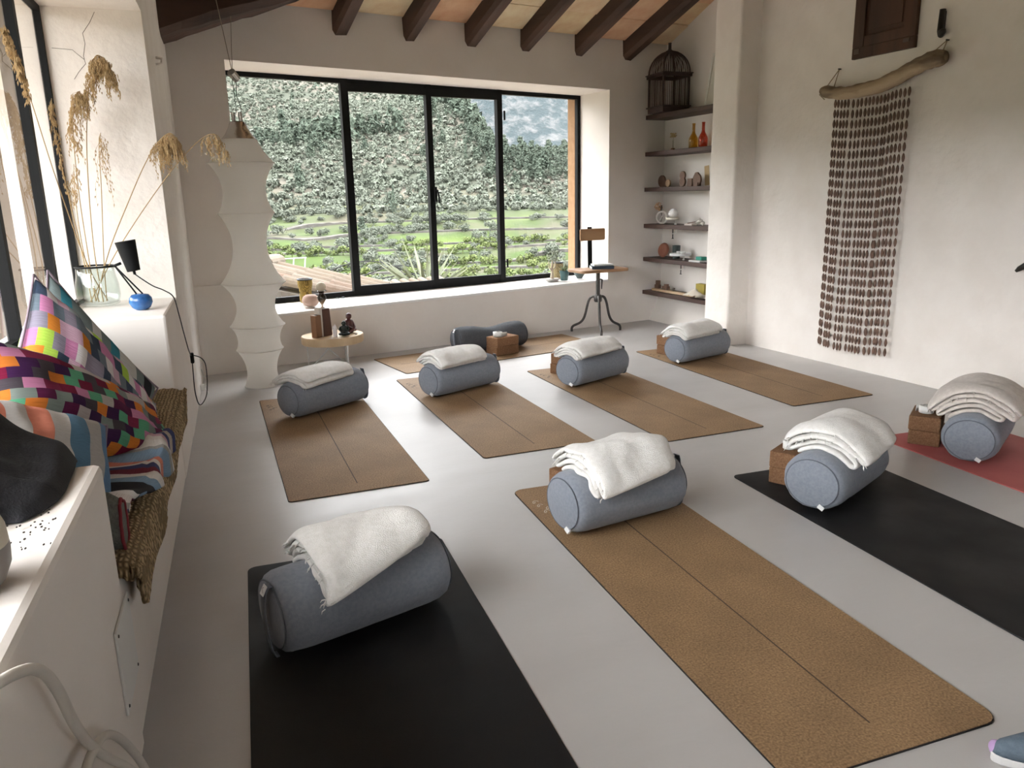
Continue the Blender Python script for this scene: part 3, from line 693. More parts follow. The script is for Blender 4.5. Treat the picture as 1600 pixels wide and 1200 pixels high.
# ------------------------------------------------------------------ hanging lamp of stretched white fabric
FABW = None
def lampfabric():
    m, nt, b = nodes('stretched_lamp_jersey'); N = nt.nodes; L = nt.links
    b.inputs['Base Color'].default_value = (.92, .90, .86, 1); b.inputs['Roughness'].default_value = .9; b.inputs['Specular IOR Level'].default_value = .1
    tr = N.new('ShaderNodeBsdfTranslucent'); tr.inputs[0].default_value = (.90, .88, .84, 1)
    mx = N.new('ShaderNodeMixShader'); mx.inputs[0].default_value = .5
    L.new(b.outputs[0], mx.inputs[1]); L.new(tr.outputs[0], mx.inputs[2]); L.new(mx.outputs[0], N['Material Output'].inputs['Surface'])
    return m
FABW = lampfabric()
ALU = pm('brushed_aluminium', (.60, .58, .55), .16, metal=1.0, bump=.1, bs=200, stretch=(1, 1, .05))
LX, LY = 1.115, 5.30
lamp = thing('hanging_lamp', 'tall white stretched-fabric hanging lamp with stepped rings in the left corner', 'lamp', (LX, LY, .012))
rings = [(0.0, .122), (.252, .152), (.415, .177), (.70, .205), (1.152, .176), (1.465, .203), (1.612, .107)]
for i in range(len(rings) - 1):
    (z0, r0), (z1, r1) = rings[i], rings[i + 1]
    waist = [.10, .138, .125, .108, .135, None][i]
    pr_ = []
    for k in range(15):
        t = k / 14
        base = lerp(r0, r1, t)
        if waist is not None:
            dip = (lerp(r0, r1, .5) - waist) * (1 - abs(2 * t - 1) ** 2.1)
        else: dip = .012 * math.sin(PI * t)
        pr_.append((base - dip, lerp(z0, z1, t)))
    m = MB(); seg = 48; vs = []; fs = []
    for r, z in pr_:
        for k in range(seg): vs.append((r * math.cos(2 * PI * k / seg), r * math.sin(2 * PI * k / seg), z))
    for j in range(14):
        for k in range(seg): fs.append((j * seg + k, j * seg + (k + 1) % seg, (j + 1) * seg + (k + 1) % seg, (j + 1) * seg + k))
    m.add(vs, fs); m.build('fabric_section', FABW, lamp, smooth=True, recalc=False)
for z, r in rings[:-1]:
    m = MB(); m.tube([(r * math.cos(a), r * math.sin(a), z) for a in [2 * PI * k / 48 for k in range(49)]], .0035, 6, cap=False); m.build('ring', FABW if z else COTTON, lamp, smooth=True)
m = MB(); m.lathe([(.108, 1.607), (.106, 1.615), (.085, 1.64), (.062, 1.68), (.047, 1.715), (.04, 1.72), (.0, 1.722)], 36); m.build('metal_cap', ALU, lamp, auto=True)
for dx in (-.022, .022):
    m = MB(); m.tube([(dx * .86, -dx * .5, 1.715), (dx * .86, -dx * .5, 1.775)], .013, 14); m.build('socket_tube', ALU, lamp, auto=True)
CORD = pm('beige_lamp_cord', (.30, .25, .19), .8)
m = MB(); m.tube([(-.002, 0, 1.77), (-.003, 0, 1.9), (-.008, 0, 1.99)], .0022, 6); m.tube(arc_pts([(.02, 0, 1.72), (.03, 0, 1.80), (.012, 0, 1.87), (.016, 0, 1.95), (0, 0, 1.99)], 5), .0022, 6); m.build('suspension_cord', pm('dark_cable', (.03, .028, .025), .6), lamp, smooth=True)
m = MB(); m.tube([(-.012, -.02, 2.01), (.025, .015, 1.975)], .024, 16); m.tube([(-.0135, -.0215, 2.0115), (-.010, -.018, 2.008)], .026, 16); m.build('counterweight', ALU, lamp, auto=True)
m = MB(); m.tube([(-.005, -.01, 2.02), (-.03, -.005, 2.22), (-.085, -.02, 2.62)], .0026, 6); m.tube([(.0, .0, 2.02), (.02, .06, 2.16), (.07, .22, 2.385)], .0022, 6); m.build('hanging_cord', CORD, lamp, smooth=True)

# ------------------------------------------------------------------ side table and what stands on it
TABW = pm('pale_oak_slab', (.48, .34, .20), .5, (.60, .45, .28), 9, .15, 40, stretch=(1, 1, .2))
tb = thing('side_table', 'small round wooden slab table on white wire legs under the window', 'table', (1.72, 5.62, 0))
m = MB(); m.lathe([(.225, .192), (.231, .2), (.232, .245), (.227, .252), (0, .2525)], 48, fn=lambda p: (p[0] * 1.0, p[1] * .92, p[2])); m.build('table_top', TABW, tb, auto=True)
WIRE = pm('white_wire', (.74, .74, .72), .4)
for k in range(3):
    a = R_(-75 + 120 * k); p = Vector((math.cos(a), math.sin(a), 0)); q_ = Vector((-p.y, p.x, 0))
    m = MB(); m.tube([p * .19 + Vector((0, 0, .192)), p * .19 + Vector((0, 0, .006)), p * .17 + Vector((0, 0, .006)), p * .02 + q_ * .12 + Vector((0, 0, .19))], .0055, 8); m.build('wire_leg', WIRE, tb, smooth=True)
TZ = .2532
BROWNW = pm('brown_block_wood', (.20, .095, .045), .55, (.25, .125, .06), 10, .1, 60, stretch=(1, 1, .1))
REDW = pm('dark_red_wood', (.06, .022, .014), .5, (.085, .033, .02), 10, .1, 60, stretch=(1, 1, .1))
t = thing('wooden_block', 'tall light brown wooden block at the left of the side table', 'wood block', (1.585, 5.555, TZ), R_(25))
m = MB(); m.box((-.027, -.027, 0), (.027, .027, .165)); m.build('block_body', BROWNW, t, bevel=.003)
m = MB(); m.tube([(.012 * math.cos(a), .012 * math.sin(a), .166) for a in [2 * PI * k / 12 for k in range(13)]], .002, 5, cap=False); m.build('top_ring', BLACKM, t)
t = thing('wooden_block', 'tall dark red-brown tapered wooden block on the side table', 'wood block', (1.66, 5.60, TZ), R_(20))
hexa_ = MB(); hexa(hexa_, [(-.032, -.03, 0), (.045, -.03, 0), (.045, .03, 0), (-.032, .03, 0)], [(-.032, -.03, .205), (.032, -.03, .205), (.032, .03, .205), (-.032, .03, .205)]); hexa_.build('block_body', REDW, t, bevel=.002)
m = MB(); m.box((-.06, -.028, 0), (-.034, .028, .215)); m.build('pale_slat', pm('pale_wood_slat', (.6, .56, .5), .6), t, bevel=.002)
t = thing('glass_goblet', 'smoky glass goblet holding a cream ball on the dark wooden block', 'candle holder', (1.655, 5.60, TZ + .2055))
m = MB(); m.lathe([(.016, 0), (.017, .004), (.007, .01), (.006, .022), (.018, .042), (.032, .066), (.034, .082), (.024, .1), (.018, .112), (.03, .125), (.044, .13), (.043, .127), (.028, .121), (.015, .112), (.021, .1), (.031, .082), (.029, .066), (.015, .045), (.0, .03)], 28); m.build('goblet', glassmat('smoky_glass', (.42, .36, .30), .02, 1.6), t, smooth=True)
m = MB(); m.ico((0, 0, .158), .036, 3); m.build('ball', pm('cream_wax', (.62, .54, .40), .5), t, smooth=True)
t = thing('crystal', 'white quartz crystal point on the side table', 'crystal', (1.705, 5.50, TZ), R_(10))
m = MB(); vs = [(.019 * math.cos(k * PI / 3), .016 * math.sin(k * PI / 3), 0) for k in range(6)] + [(.017 * math.cos(k * PI / 3), .0145 * math.sin(k * PI / 3), .066 + .008 * (k % 2)) for k in range(6)] + [(.003, 0, .096)]
m.add(vs, [tuple(range(5, -1, -1))] + [(k, (k + 1) % 6, 6 + (k + 1) % 6, 6 + k) for k in range(6)] + [(6 + k, 6 + (k + 1) % 6, 12) for k in range(6)]); m.build('quartz_point', pm('white_quartz', (.80, .74, .73), .25), t)
def seated(name, label, loc, rz, mat, sc, bald=True, slump=False):
    t = thing(name, label, 'figurine', loc, rz)
    m = MB()
    m.ico((0, 0, .022), (.05, .042, .022), 3, .08, 3)                      # folded legs
    m.ico((.034, -.018, .02), (.022, .02, .014), 2); m.ico((-.034, -.018, .02), (.022, .02, .014), 2)
    m.lathe([(.036, .02), (.038, .035), (.034, .055), (.032, .075), (.030, .09), (.02, .1), (.012, .105), (.0, .107)], 20, fn=lambda p: (p[0] * 1.05, p[1] * .8 + (0 if not slump else -.25 * max(0, p[2] - .05)), p[2]))
    for s_ in (-1, 1): m.tube([(s_ * .03, 0, .09), (s_ * .043, -.008, .062), (s_ * .022, -.034, .04), (s_ * .004, -.038, .036)], [.011, .01, .009, .007], 8)
    hy = -.014 if slump else -.004
    m.ico((0, hy, .122), (.021, .021, .024), 3, .04, 4); m.ico((0, hy - .02, .12), (.004, .004, .005), 1)
    for s_ in (-1, 1): m.ico((s_ * .0205, hy, .121), (.004, .006, .009), 1)
    m.v = [(x * sc, y * sc, z * sc) for x, y, z in m.v]
    m.build('body', mat, t, smooth=True); return t
seated('seated_figurine', 'small dark green seated figurine resting its head, on the side table', (1.775, 5.50, TZ), R_(-20), pm('dark_bronze', (.025, .032, .03), .25, metal=.3), .78, slump=True)
seated('seated_figurine', 'dark red seated monk figurine on the side table', (1.845, 5.60, TZ), R_(35), pm('dark_red_resin', (.075, .012, .012), .35), 1.05)
o = MB().ico((0, 0, .005), (.011, .008, .005), 2, .3, 2).build('pebble', pm('pale_pebble', (.6, .55, .48), .6), smooth=True, loc=(1.865, 5.50, TZ)); tag(o, 'tiny pale pebble at the right edge of the side table', 'pebble')

# ------------------------------------------------------------------ window sill
def rough_vase(label, loc, rz, mat, h, r0, r1, rim=True):
    t = thing('woven_vase', label, 'vase', loc, rz)
    m = MB(); pr_ = [(r0 * .96, 0), (r0, .006)] + [(lerp(r0, r1, k / 9) + .004 * math.sin(k * 1.1), .006 + (h - .006) * k / 9) for k in range(10)] + [(r1 * .9, h), (r1 * .85, h * .5), (0, h * .3)]
    m.lathe(pr_, 32); m.build('vase_body', mat, t, smooth=True)
    if rim:
        m = MB(); m.tube([(r1 * math.cos(a), r1 * math.sin(a), h) for a in [2 * PI * k / 28 for k in range(29)]], .006, 8, cap=False); m.build('rim', pm('dark_blue_rim', (.02, .03, .05), .4), t, smooth=True)
    return t
YEL = weavemat('yellow_woven', (.16, .11, .03), (.62, .42, .10), 60, .6, .5)
YEL2 = weavemat('straw_woven', (.2, .15, .07), (.55, .45, .25), 60, .7, .5)
rough_vase('yellow woven-look vase with dark rim on the left of the sill', (1.71, 6.22, sillb(1.71) - .005), 0, YEL, .19, .045, .058)
t = thing('stone_pot', 'round pale pink stone pot on the left of the sill', 'pot', (1.705, 6.075, sillf(1.7) + .013))
m = MB(); m.lathe([(.035, 0), (.05, .008), (.066, .03), (.068, .05), (.058, .075), (.036, .09), (.0, .094)], 32); m.build('pot_body', pm('pale_pink_clay', (.56, .38, .30), .8, (.60, .43, .35), 12, .1, 60), t, smooth=True)
for i, (dx, dy) in enumerate(((0, 0), (.055, .03))):
    t = thing('glass_dish', ['tiny clear glass dish on the sill beside the smoky goblet', 'tiny clear glass stopper on the sill beyond the smoky goblet'][i], 'glass dish', (1.935 + dx, 6.10 + dy, sillf(1.95) + .013))
    m = MB(); m.lathe([(.02, 0), (.028, .004), (.024, .008), (.006, .012), (.006, .02), (.016, .032), (.012, .042), (0, .044)], 20); m.build('glass_body', glassmat('clear_glass', (.82, .86, .86), .02, 1.5), t, smooth=True)
t = thing('bonsai', 'small driftwood bonsai tree in a shallow tray on the sill', 'bonsai', (4.035, 6.12, sillf(4.0) + .012), R_(10))
m = MB(); m.prism(rrect(.13, .08, .03, 4), 0, .012); m.prism(rrect(.15, .10, .04, 4), .012, .022); m.build('tray', pm('grey_stone_tray', (.42, .40, .37), .8), t, bevel=.004)
TRK = pm('pale_driftwood', (.42, .35, .26), .85, (.52, .44, .34), 20, .4, 40)
m = MB(); m.tube([(0, 0, .02), (.003, 0, .07), (-.002, 0, .12), (.006, 0, .17), (0, 0, .22)], [.02, .014, .012, .009, .006], 10)
m.tube([(0, 0, .09), (-.03, 0, .12), (-.042, 0, .16), (-.03, .01, .19)], [.009, .007, .005, .004], 8); m.tube([(0, 0, .1), (.03, -.005, .12), (.045, 0, .16), (.03, .0, .19)], [.009, .007, .005, .004], 8); m.build('trunk', TRK, t, smooth=True)
LEAFB = pm('grey_green_leaves', (.20, .23, .16), .9, (.40, .43, .35), 30, .8, 60)
m = MB(); rg = random.Random(4)
for k in range(90):
    a = rg.uniform(0, 2 * PI); r = .06 * rg.random() ** .5; m.ico((.012 + r * math.cos(a), r * .7 * math.sin(a), .235 + rg.uniform(-.045, .045)), (.009, .009, .007), 1)
m.build('foliage', LEAFB, t)
rough_vase('straw lantern tilted behind the teal pot on the right of the sill', (4.20, 6.28, sillb(4.2) - .005), 0, YEL2, .15, .05, .06)
t = thing('potted_succulent', 'teal glazed pot with a small plant on the right of the sill', 'potted plant', (4.135, 6.06, sillf(4.13) + .012))
m = MB(); m.lathe([(.03, 0), (.034, .004), (.046, .085), (.047, .092), (.042, .092), (.04, .08), (0, .078)], 28); m.build('pot', pm('teal_glaze', (.05, .12, .12), .3, (.09, .17, .165), 14), t, auto=True)
m = MB()
for k in range(16):
    a = k * 2.4; m.tube([(0, 0, .08), (.02 * math.cos(a), .02 * math.sin(a), .1 + .012 * (k % 3)), (.045 * math.cos(a), .045 * math.sin(a), .105 + .02 * (k % 4))], [.003, .004, .001], 5)
m.build('leaves', pm('dusty_green_leaf', (.16, .19, .09), .7), t, smooth=True)
t = thing('bowl', 'small dark grey-green bowl at the right end of the sill', 'bowl', (4.34, 6.10, sillf(4.3) + .012))
m = MB(); m.lathe([(.026, 0), (.028, .006), (.05, .04), (.058, .058), (.054, .058), (.046, .042), (.022, .012), (0, .01)], 30); m.build('bowl_body', pm('dark_celadon', (.06, .085, .08), .35), t, auto=True)

# ------------------------------------------------------------------ iron stool and books
IRON = pm('worn_iron', (.055, .05, .047), .42, (.09, .085, .08), 12, .1, 60, metal=.6)
SEATW = pm('worn_seat_wood', (.24, .12, .055), .5, (.36, .21, .11), 8, .2, 40, stretch=(.2, 1, 1))
st = thing('iron_stool', 'industrial iron tripod stool with wooden seat and backrest in front of the sill', 'stool', (4.21, 5.63, 0))
for (fx, fy) in ((-.15, .20), (.245, -.02), (-.115, -.21)):
    d = Vector((fx, fy, 0)); 
    m = MB(); m.tube(arc_pts([Vector((0, 0, .325)), d * .22 + Vector((0, 0, .33)), d * .36 + Vector((0, 0, .285)), d * .50 + Vector((0, 0, .15)), d * .66 + Vector((0, 0, .09)), d * .93 + Vector((0, 0, .055)), d * 1.0 + Vector((0, 0, .03)), d + Vector((0, 0, .0))], 5), .0115, 10); m.build('leg', IRON, st, smooth=True)
m = MB(); m.lathe([(.03, .285), (.036, .295), (.036, .335), (.028, .35), (.02, .352)], 18); m.build('hub', IRON, st, auto=True)
m = MB(); m.box((-.016, -.012, .34), (.016, .012, .562)); m.build('post', IRON, st, bevel=.003)
m = MB(); m.tube([(.02, -.01, .49), (.036, -.012, .485), (.032, -.012, .40)], [.008, .009, .005], 8); m.build('adjusting_lever', IRON, st, smooth=True)
m = MB(); pts = rrect(.50, .30, .05, 5); m.prism(pts, .562, .588, RZ(R_(-4))); m.build('seat', SEATW, st, bevel=.006)
m = MB(); m.box((-.024, .10, .55), (.024, .108, .955), RX(-.03)); m.box((-.024, -.02, .552), (.024, .12, .56)); m.build('back_post', BLACKM, st, bevel=.002)
m = MB(); m.prism(rrect(.275, .105, .014, 4), -.008, .008, T(0.005, .095, .885) @ RX(PI / 2)); m.build('backrest', pm('tan_backrest_wood', (.32, .17, .075), .5, (.40, .23, .11), 9, .1, 50, stretch=(.2, 1, 1)), st, bevel=.004)
def book(label, loc, rz, sx, sy, h, cover):
    t = thing('book', label, 'book', loc, rz)
    m = MB(); m.box((-sx / 2, -sy / 2, 0), (sx / 2, sy / 2, .003)); m.box((-sx / 2, -sy / 2, h - .003), (sx / 2, sy / 2, h)); m.box((-sx / 2, -sy / 2, 0), (sx / 2, -sy / 2 + .004, h)); m.build('cover', cover, t)
    MB().box((-sx / 2 + .003, -sy / 2 + .004, .003), (sx / 2 - .003, sy / 2 - .003, h - .003)).build('pages', pm('book_paper', (.72, .70, .65), .9), t)
    return t
book('dark blue book at the bottom of the pair on the iron stool', (4.225, 5.60, .5885), R_(-26), .20, .15, .026, pm('navy_cover', (.018, .04, .065), .5))
book('pale thin book lying on the dark blue book', (4.235, 5.605, .615), R_(-22), .18, .135, .013, pm('pale_cover', (.62, .64, .62), .5))
bk = [o for o in bpy.data.objects if o.get('label', '').startswith('pale thin book')][0]
m = MB()
for k in range(9): m.box((-.04 + k * .009, -.02, .0131), (-.034 + k * .009, -.012 + .006 * (k % 2), .0134))
m.build('cover_print', BLACKM, bk)
# ------------------------------------------------------------------ niche shelves
S0 = Vector((4.965, 5.92, 0))
def SP(t, off, z=0): p = S0 + RD * t + RN * off; return Vector((p.x, p.y, z))
SROT = math.atan2(RD.y, RD.x)         # local x runs along the shelf towards the viewer, local y points out of the wall (away from it: -RN)
SZ = [1.945, 1.615, 1.29, .95, .632, .31]
SN = ['top shelf of the niche carrying the birdcage', 'second shelf from the top, carrying two coloured bottles', 'third shelf from the top with wooden shapes', 'fourth shelf with the white head on a clamp tray', 'fifth shelf with the terracotta plate', 'lowest shelf with toy blocks and cloth']
for z, n_ in zip(SZ, SN):
    pts = [SP(.012, 0.0), SP(1.10, 0.0), SP(1.10, .245), SP(.012, .245)]
    m = MB(); c = SP(.55, .12, z - .038); m.prism([(p.x - c.x, p.y - c.y) for p in pts], 0, .038); o = m.build('shelf', SHELFW, loc=c, bevel=.003); tag(o, 'dark wooden ' + n_, 'shelf', 'niche shelves')
def sthing(name, label, cat, t, off, k, dz=0.0005, rz=0): return thing(name, label, cat, SP(t, off, SZ[k] + dz), SROT + rz)
# birdcage
CW = pm('dark_cage_wood', (.030, .014, .012), .55, (.05, .024, .02), 10, .2, 40)
bc = thing('birdcage', 'dark wooden domed birdcage on the top shelf', 'birdcage', (5.005, 5.645, SZ[0] + .0005), R_(-11))
a_ = .136
m = MB(); m.box((-a_, -a_, 0), (a_, a_, .045)); m.box((-a_ - .012, -a_ - .012, .045), (a_ + .012, a_ + .012, .055)); m.build('base', CW, bc, bevel=.002)
for sx in (-1, 1):
    for sy in (-1, 1):
        m = MB(); m.box((sx * (a_ - .008) - .008, sy * (a_ - .008) - .008, .055), (sx * (a_ - .008) + .008, sy * (a_ - .008) + .008, .325)); m.build('corner_post', CW, bc)
m = MB()
for s_ in (-1, 1):
    m.box((-a_ - .012, s_ * a_ - .012, .30), (a_ + .012, s_ * a_ + .012, .325)); m.box((s_ * a_ - .012, -a_ - .012, .30), (s_ * a_ + .012, a_ + .012, .325))
m.box((-a_ - .02, -a_ - .02, .325), (-a_ + .01, a_ + .02, .333)); m.box((a_ - .01, -a_ - .02, .325), (a_ + .02, a_ + .02, .333)); m.box((-a_, -a_ - .02, .325), (a_, -a_ + .01, .333)); m.box((-a_, a_ - .01, .325), (a_, a_ + .02, .333))
m.build('cornice', CW, bc)
BARM = pm('cage_bar_cane', (.085, .045, .035), .6)
for side in range(4):
    M4 = RZ(side * PI / 2); m = MB()
    for k in range(1, 13):
        x = lerp(-a_ + .01, a_ - .01, k / 13); m.tube([(x, -a_ + .004, .05), (x, -a_ + .004, .31)], .0028, 5, M=M4)
    o = m.build('bars', BARM, bc, smooth=True); o['kind'] = 'stuff'
    m = MB()
    for k in range(0, 13):
        x = lerp(-a_ + .004, a_ - .004, k / 12)
        pts = []
        for j in range(9):
            an = PI / 2 * j / 8; r = a_ * math.cos(an); zz = .33 + .195 * math.sin(an)
            pts.append((x * max(.12, math.cos(an)), -max(.016, r), zz))
        m.tube(pts, .0028 if 0 < k < 12 else .006, 5, M=M4)
    o = m.build('dome_bars', BARM if side % 2 else CW, bc, smooth=True); o['kind'] = 'stuff'
m = MB(); m.lathe([(.035, .515), (.035, .528), (.022, .533), (.016, .54), (.014, .545), (.014, .59), (.016, .595), (0, .596)], 16); m.build('finial', CW, bc, auto=True)
# framed print leaning on the wall
t = thing('picture_frame', 'white framed print with green and crimson blocks leaning behind the pier on the top shelf', 'picture frame', SP(.87, .13, SZ[0] + .0005), SROT)
def leanM(): return RX(R_(-10))
m = MB(); F = leanM()
for lo, hi in (((-.16, -.01, 0), (.16, .01, .025)), ((-.16, -.01, .425), (.16, .01, .45)), ((-.16, -.01, .025), (-.135, .01, .425)), ((.135, -.01, .025), (.16, .01, .425))): m.box(lo, hi, F)
m.build('frame', pm('white_frame_paint', (.72, .70, .66), .5), t)
MB().box((-.135, -.004, .025), (.135, .0, .425), F).build('mount', pm('ivory_mount', (.68, .66, .60), .8), t)
MB().box((-.085, .0, .09), (.1, .003, .24), F).build('print_block', pm('crimson_print', (.28, .03, .05), .7), t)
MB().box((-.085, .0, .24), (.1, .003, .37), F).build('print_block', pm('green_print', (.03, .16, .12), .7), t)
# second shelf
t = sthing('dried_flower', 'dried flower in a glass tube on a small wooden foot', 'dried flower', .30, .11, 1)
MB().box((-.014, -.012, 0), (.014, .012, .022)).build('foot', BROWNW, t)
m = MB(); m.tube([(0, 0, .02), (0, 0, .09)], .006, 10); m.build('glass_tube', glassmat('tube_glass', (.85, .87, .86), .02, 1.45), t, smooth=True)
m = MB(); m.tube([(0, 0, .03), (.003, 0, .12)], .0018, 5); m.build('stem', pm('dry_stem', (.30, .2, .08), .8), t)
m = MB(); rg = random.Random(2)
for k in range(26):
    a = k * 2.4; r = .026 * (k / 26) ** .5; m.ico((r * math.cos(a), r * math.sin(a), .135 + rg.uniform(-.016, .016)), (.011, .011, .006), 1, M=None)
m.build('flower_head', pm('dry_petals', (.40, .27, .10), .85, (.55, .42, .22), 60), t)
def bottle(label, t_, tint):
    t = sthing('bottle', label, 'bottle', t_, .11, 1)
    m = MB(); m.lathe([(.0, .0), (.036, 0), (.04, .006), (.041, .06), (.039, .085), (.026, .112), (.015, .13), (.0135, .15), (.0135, .2), (.0155, .201), (.0155, .212), (.0115, .212), (.011, .15), (.02, .118), (.034, .085), (.036, .06), (.035, .01), (0, .006)], 28)
    m.build('bottle_body', glassmat(label[:9] + 'glass', tint, .03, 1.5), t, smooth=True); return t
bottle('amber-yellow glass bottle on the second niche shelf', .60, (.84, .68, .30)); bottle('rose-red glass bottle on the second niche shelf', .735, (.86, .48, .38))
# third shelf
WD1 = pm('cut_wood_brown', (.12, .065, .04), .6, (.17, .095, .06), 14, .1, 50); WD2 = pm('cut_wood_pale', (.42, .29, .17), .6, (.5, .36, .22), 14, .1, 50)
def disc_thing(label, t_, off, discs, mat, base=None, k=2):
    t = sthing('wooden_shape', label, 'wooden shape', t_, off, k)
    for (x, z, r) in discs:
        m = MB(); m.lathe([(r, -.009), (r, .009), (0, .0092)], 28, T(x, 0, z) @ RX(PI / 2)); m.build('disc', mat, t, auto=True, bevel=.002)
    if base: MB().box(*base).build('foot', mat, t)
    return t
disc_thing('round wooden disc standing at the back corner of the third shelf', .13, .12, [(0, .055, .055), (.055, .032, .032)], WD1)
disc_thing('small pale wooden disc in a ring on the third shelf', .27, .09, [(0, .034, .034)], WD2)
disc_thing('figure-eight of two brown wooden discs on the third shelf', .49, .09, [(0, .042, .042), (0, .098, .038)], WD1)
disc_thing('brown wooden disc with square foot at the right of the third shelf', .70, .09, [(0, .055, .055), (-.005, .09, .03)], WD1, ((-.03, -.02, 0), (.03, .02, .03)))
t = sthing('wooden_shape', 'square brown wooden shape with a pale notch on the third shelf', 'wooden shape', .605, .09, 2); MB().box((-.032, -.012, 0), (.032, .012, .068)).build('square', WD1, t, bevel=.002); MB().box((.0, .0125, .03), (.034, .02, .064)).build('pale_notch', WD2, t)
t = sthing('card', 'tan cardboard card leaning on the wall of the third shelf', 'card', .745, .16, 2); MB().prism(rrect(.062, .17, .004, 2), -.0015, .0015, T(0, 0, .088) @ RY(R_(-6)) @ RX(PI / 2)).build('card_sheet', pm('tan_card', (.50, .36, .19), .8), t)
# fourth shelf
t = sthing('ring_vase', 'white ring-shaped vase with a dried orange bloom on the fourth shelf', 'vase', .17, .10, 3)
m = MB(); m.tube([(.052 * math.cos(a), 0, .06 + .054 * math.sin(a)) for a in [2 * PI * k / 32 for k in range(33)]], .010, 10, cap=False, M=RZ(.5)); m.tube([(-.02, 0, .025), (.0, 0, .07), (.035, 0, .10)], .006, 8, M=RZ(.5)); m.build('ring_body', pm('matt_white_ceramic', (.66, .63, .58), .5), t, smooth=True)
m = MB(); m.tube([(-.02, .02, .05), (-.06, .03, .11), (-.07, .03, .16), (-.11, .04, .15)], .003, 6); m.tube([(-.06, .03, .11), (-.05, .03, .17)], [.003, .006], 6); m.build('stem', pm('dark_stem', (.05, .04, .03), .8), t, smooth=True)
m = MB(); rg = random.Random(5)
for k in range(60):
    v = Vector((rg.gauss(0, 1), rg.gauss(0, 1), rg.gauss(0, 1))).normalized() * .042 * rg.uniform(.6, 1); m.ico((-.125 + v.x, .045 + v.y * .8, .155 + v.z), .0075, 1)
m.build('bloom', pm('dry_orange_bloom', (.50, .29, .15), .85, (.62, .42, .26), 60), t)
def clamp_tray(label, t_, k, r, matt):
    t = sthing('clamp_tray', label, 'tray', t_, .035, k)
    m = MB(); m.lathe([(r - .003, .045), (r, .048), (r, .064), (r - .004, .066), (r - .008, .061), (0, .061)], 40); m.build('tray_disc', matt, t, auto=True)
    m = MB(); m.tube([(0, .04, .046), (0, .04, .012)], .006, 8); m.box((-.012, .032, .0), (.012, .043, .012)); m.box((-.007, .041, -.085), (.007, .049, .012)); m.box((-.007, .0, -.085), (.007, .049, -.078)); m.build('clamp_arm', pm('white_enamel', (.7, .68, .64), .4), t, bevel=.001)
    m = MB(); m.tube([(0, .01, -.038), (0, .01, -.125)], .005, 8); m.tube([(-.012, .01, -.125), (.012, .01, -.125)], .004, 8); m.build('clamp_screw', IRON, t, smooth=True)
    return t
clamp_tray('white round tray clamped to the fourth shelf under the white head', .425, 3, .062, pm('cream_tray', (.60, .55, .46), .5))
t = sthing('plaster_sculpture', 'small white sculpted head on the clamped tray of the fourth shelf', 'sculpture', .425, .045, 3, .0618, R_(-60))
m = MB(); m.ico((0, 0, .042), (.038, .044, .042), 3, .06, 2.5); m.ico((0, -.042, .036), (.008, .010, .012), 2); m.ico((.018, -.036, .05), (.009, .007, .006), 2); m.ico((-.018, -.036, .05), (.009, .007, .006), 2); m.ico((0, -.036, .018), (.014, .008, .005), 2)
m.build('head', pm('white_plaster_cast', (.74, .73, .71), .7), t, smooth=True)
t = sthing('small_book', 'small pale booklet lying at the right of the fourth shelf', 'book', .665, .06, 3, rz=.2); MB().box((-.045, -.032, 0), (.045, .032, .016)).build('booklet', pm('pale_pink_paper', (.58, .50, .45), .8), t, bevel=.001); m = MB(); m.tube([(-.02, -.02, .019), (.05, .01, .03)], .004, 6); m.build('pencil', WD1, t)
t = sthing('shell', 'white spiral shell at the right end of the fourth shelf', 'shell', .80, .05, 3)
m = MB(); m.tube([(.035 * math.cos(k * .35) * (1 - k / 40), .012 + .02 * math.sin(k * .35) * (1 - k / 40), .018 + .0014 * k) for k in range(36)], [.016 * (1 - k / 38) + .001 for k in range(36)], 8); m.build('shell_body', pm('white_shell', (.68, .63, .56), .5), t, smooth=True)
# fifth shelf
t = sthing('plate', 'round terracotta plate standing upright on the fifth shelf', 'plate', .155, .13, 4, rz=R_(10)); m = MB(); m.lathe([(.0, -.008), (.055, -.008), (.069, .006), (.07, .01), (.066, .008), (.052, -.003), (0, -.003)], 36, T(0, 0, .070) @ RX(R_(-102))); m.build('plate_body', pm('terracotta', (.26, .10, .065), .75, (.30, .125, .08), 10), t, auto=True)
t = sthing('cup', 'tall dark green cup on the fifth shelf', 'cup', .40, .11, 4); m = MB(); m.lathe([(.03, 0), (.034, .004), (.038, .125), (.035, .125), (.031, .01), (0, .008)], 28); m.build('cup_body', pm('dark_green_glaze', (.018, .03, .028), .35), t, auto=True)
clamp_tray('white marble round tray clamped to the fifth shelf', .565, 4, .10, pm('white_marble', (.70, .70, .69), .3, (.62, .63, .63), 8))
for i, (dx, r) in enumerate(((-.02, .022), (.04, .026))):
    t = thing('small_dish', ['small clear dish at the left on the marble tray', 'small clear dish at the right on the marble tray'][i], 'dish', SP(.565 + dx, .03, SZ[4] + .0625), SROT); m = MB(); m.lathe([(r * .7, 0), (r, .012), (r * .95, .02), (r * .85, .012), (0, .005)], 20); m.build('dish_body', pm('grey_white_glass', (.6, .6, .58), .2), t, auto=True)
t = sthing('grey_board', 'pale grey board lying at the right end of the fifth shelf', 'board', .80, .07, 4); MB().box((-.08, -.06, 0), (.08, .06, .016)).build('board_slab', pm('pale_grey_stone', (.5, .5, .48), .5), t, bevel=.003)
t = sthing('green_box', 'small green box on the pale grey board of the fifth shelf', 'box', .81, .08, 4, .0168); MB().box((-.04, -.03, 0), (.04, .03, .03)).build('box_body', pm('jade_green', (.02, .22, .16), .5), t, bevel=.002)
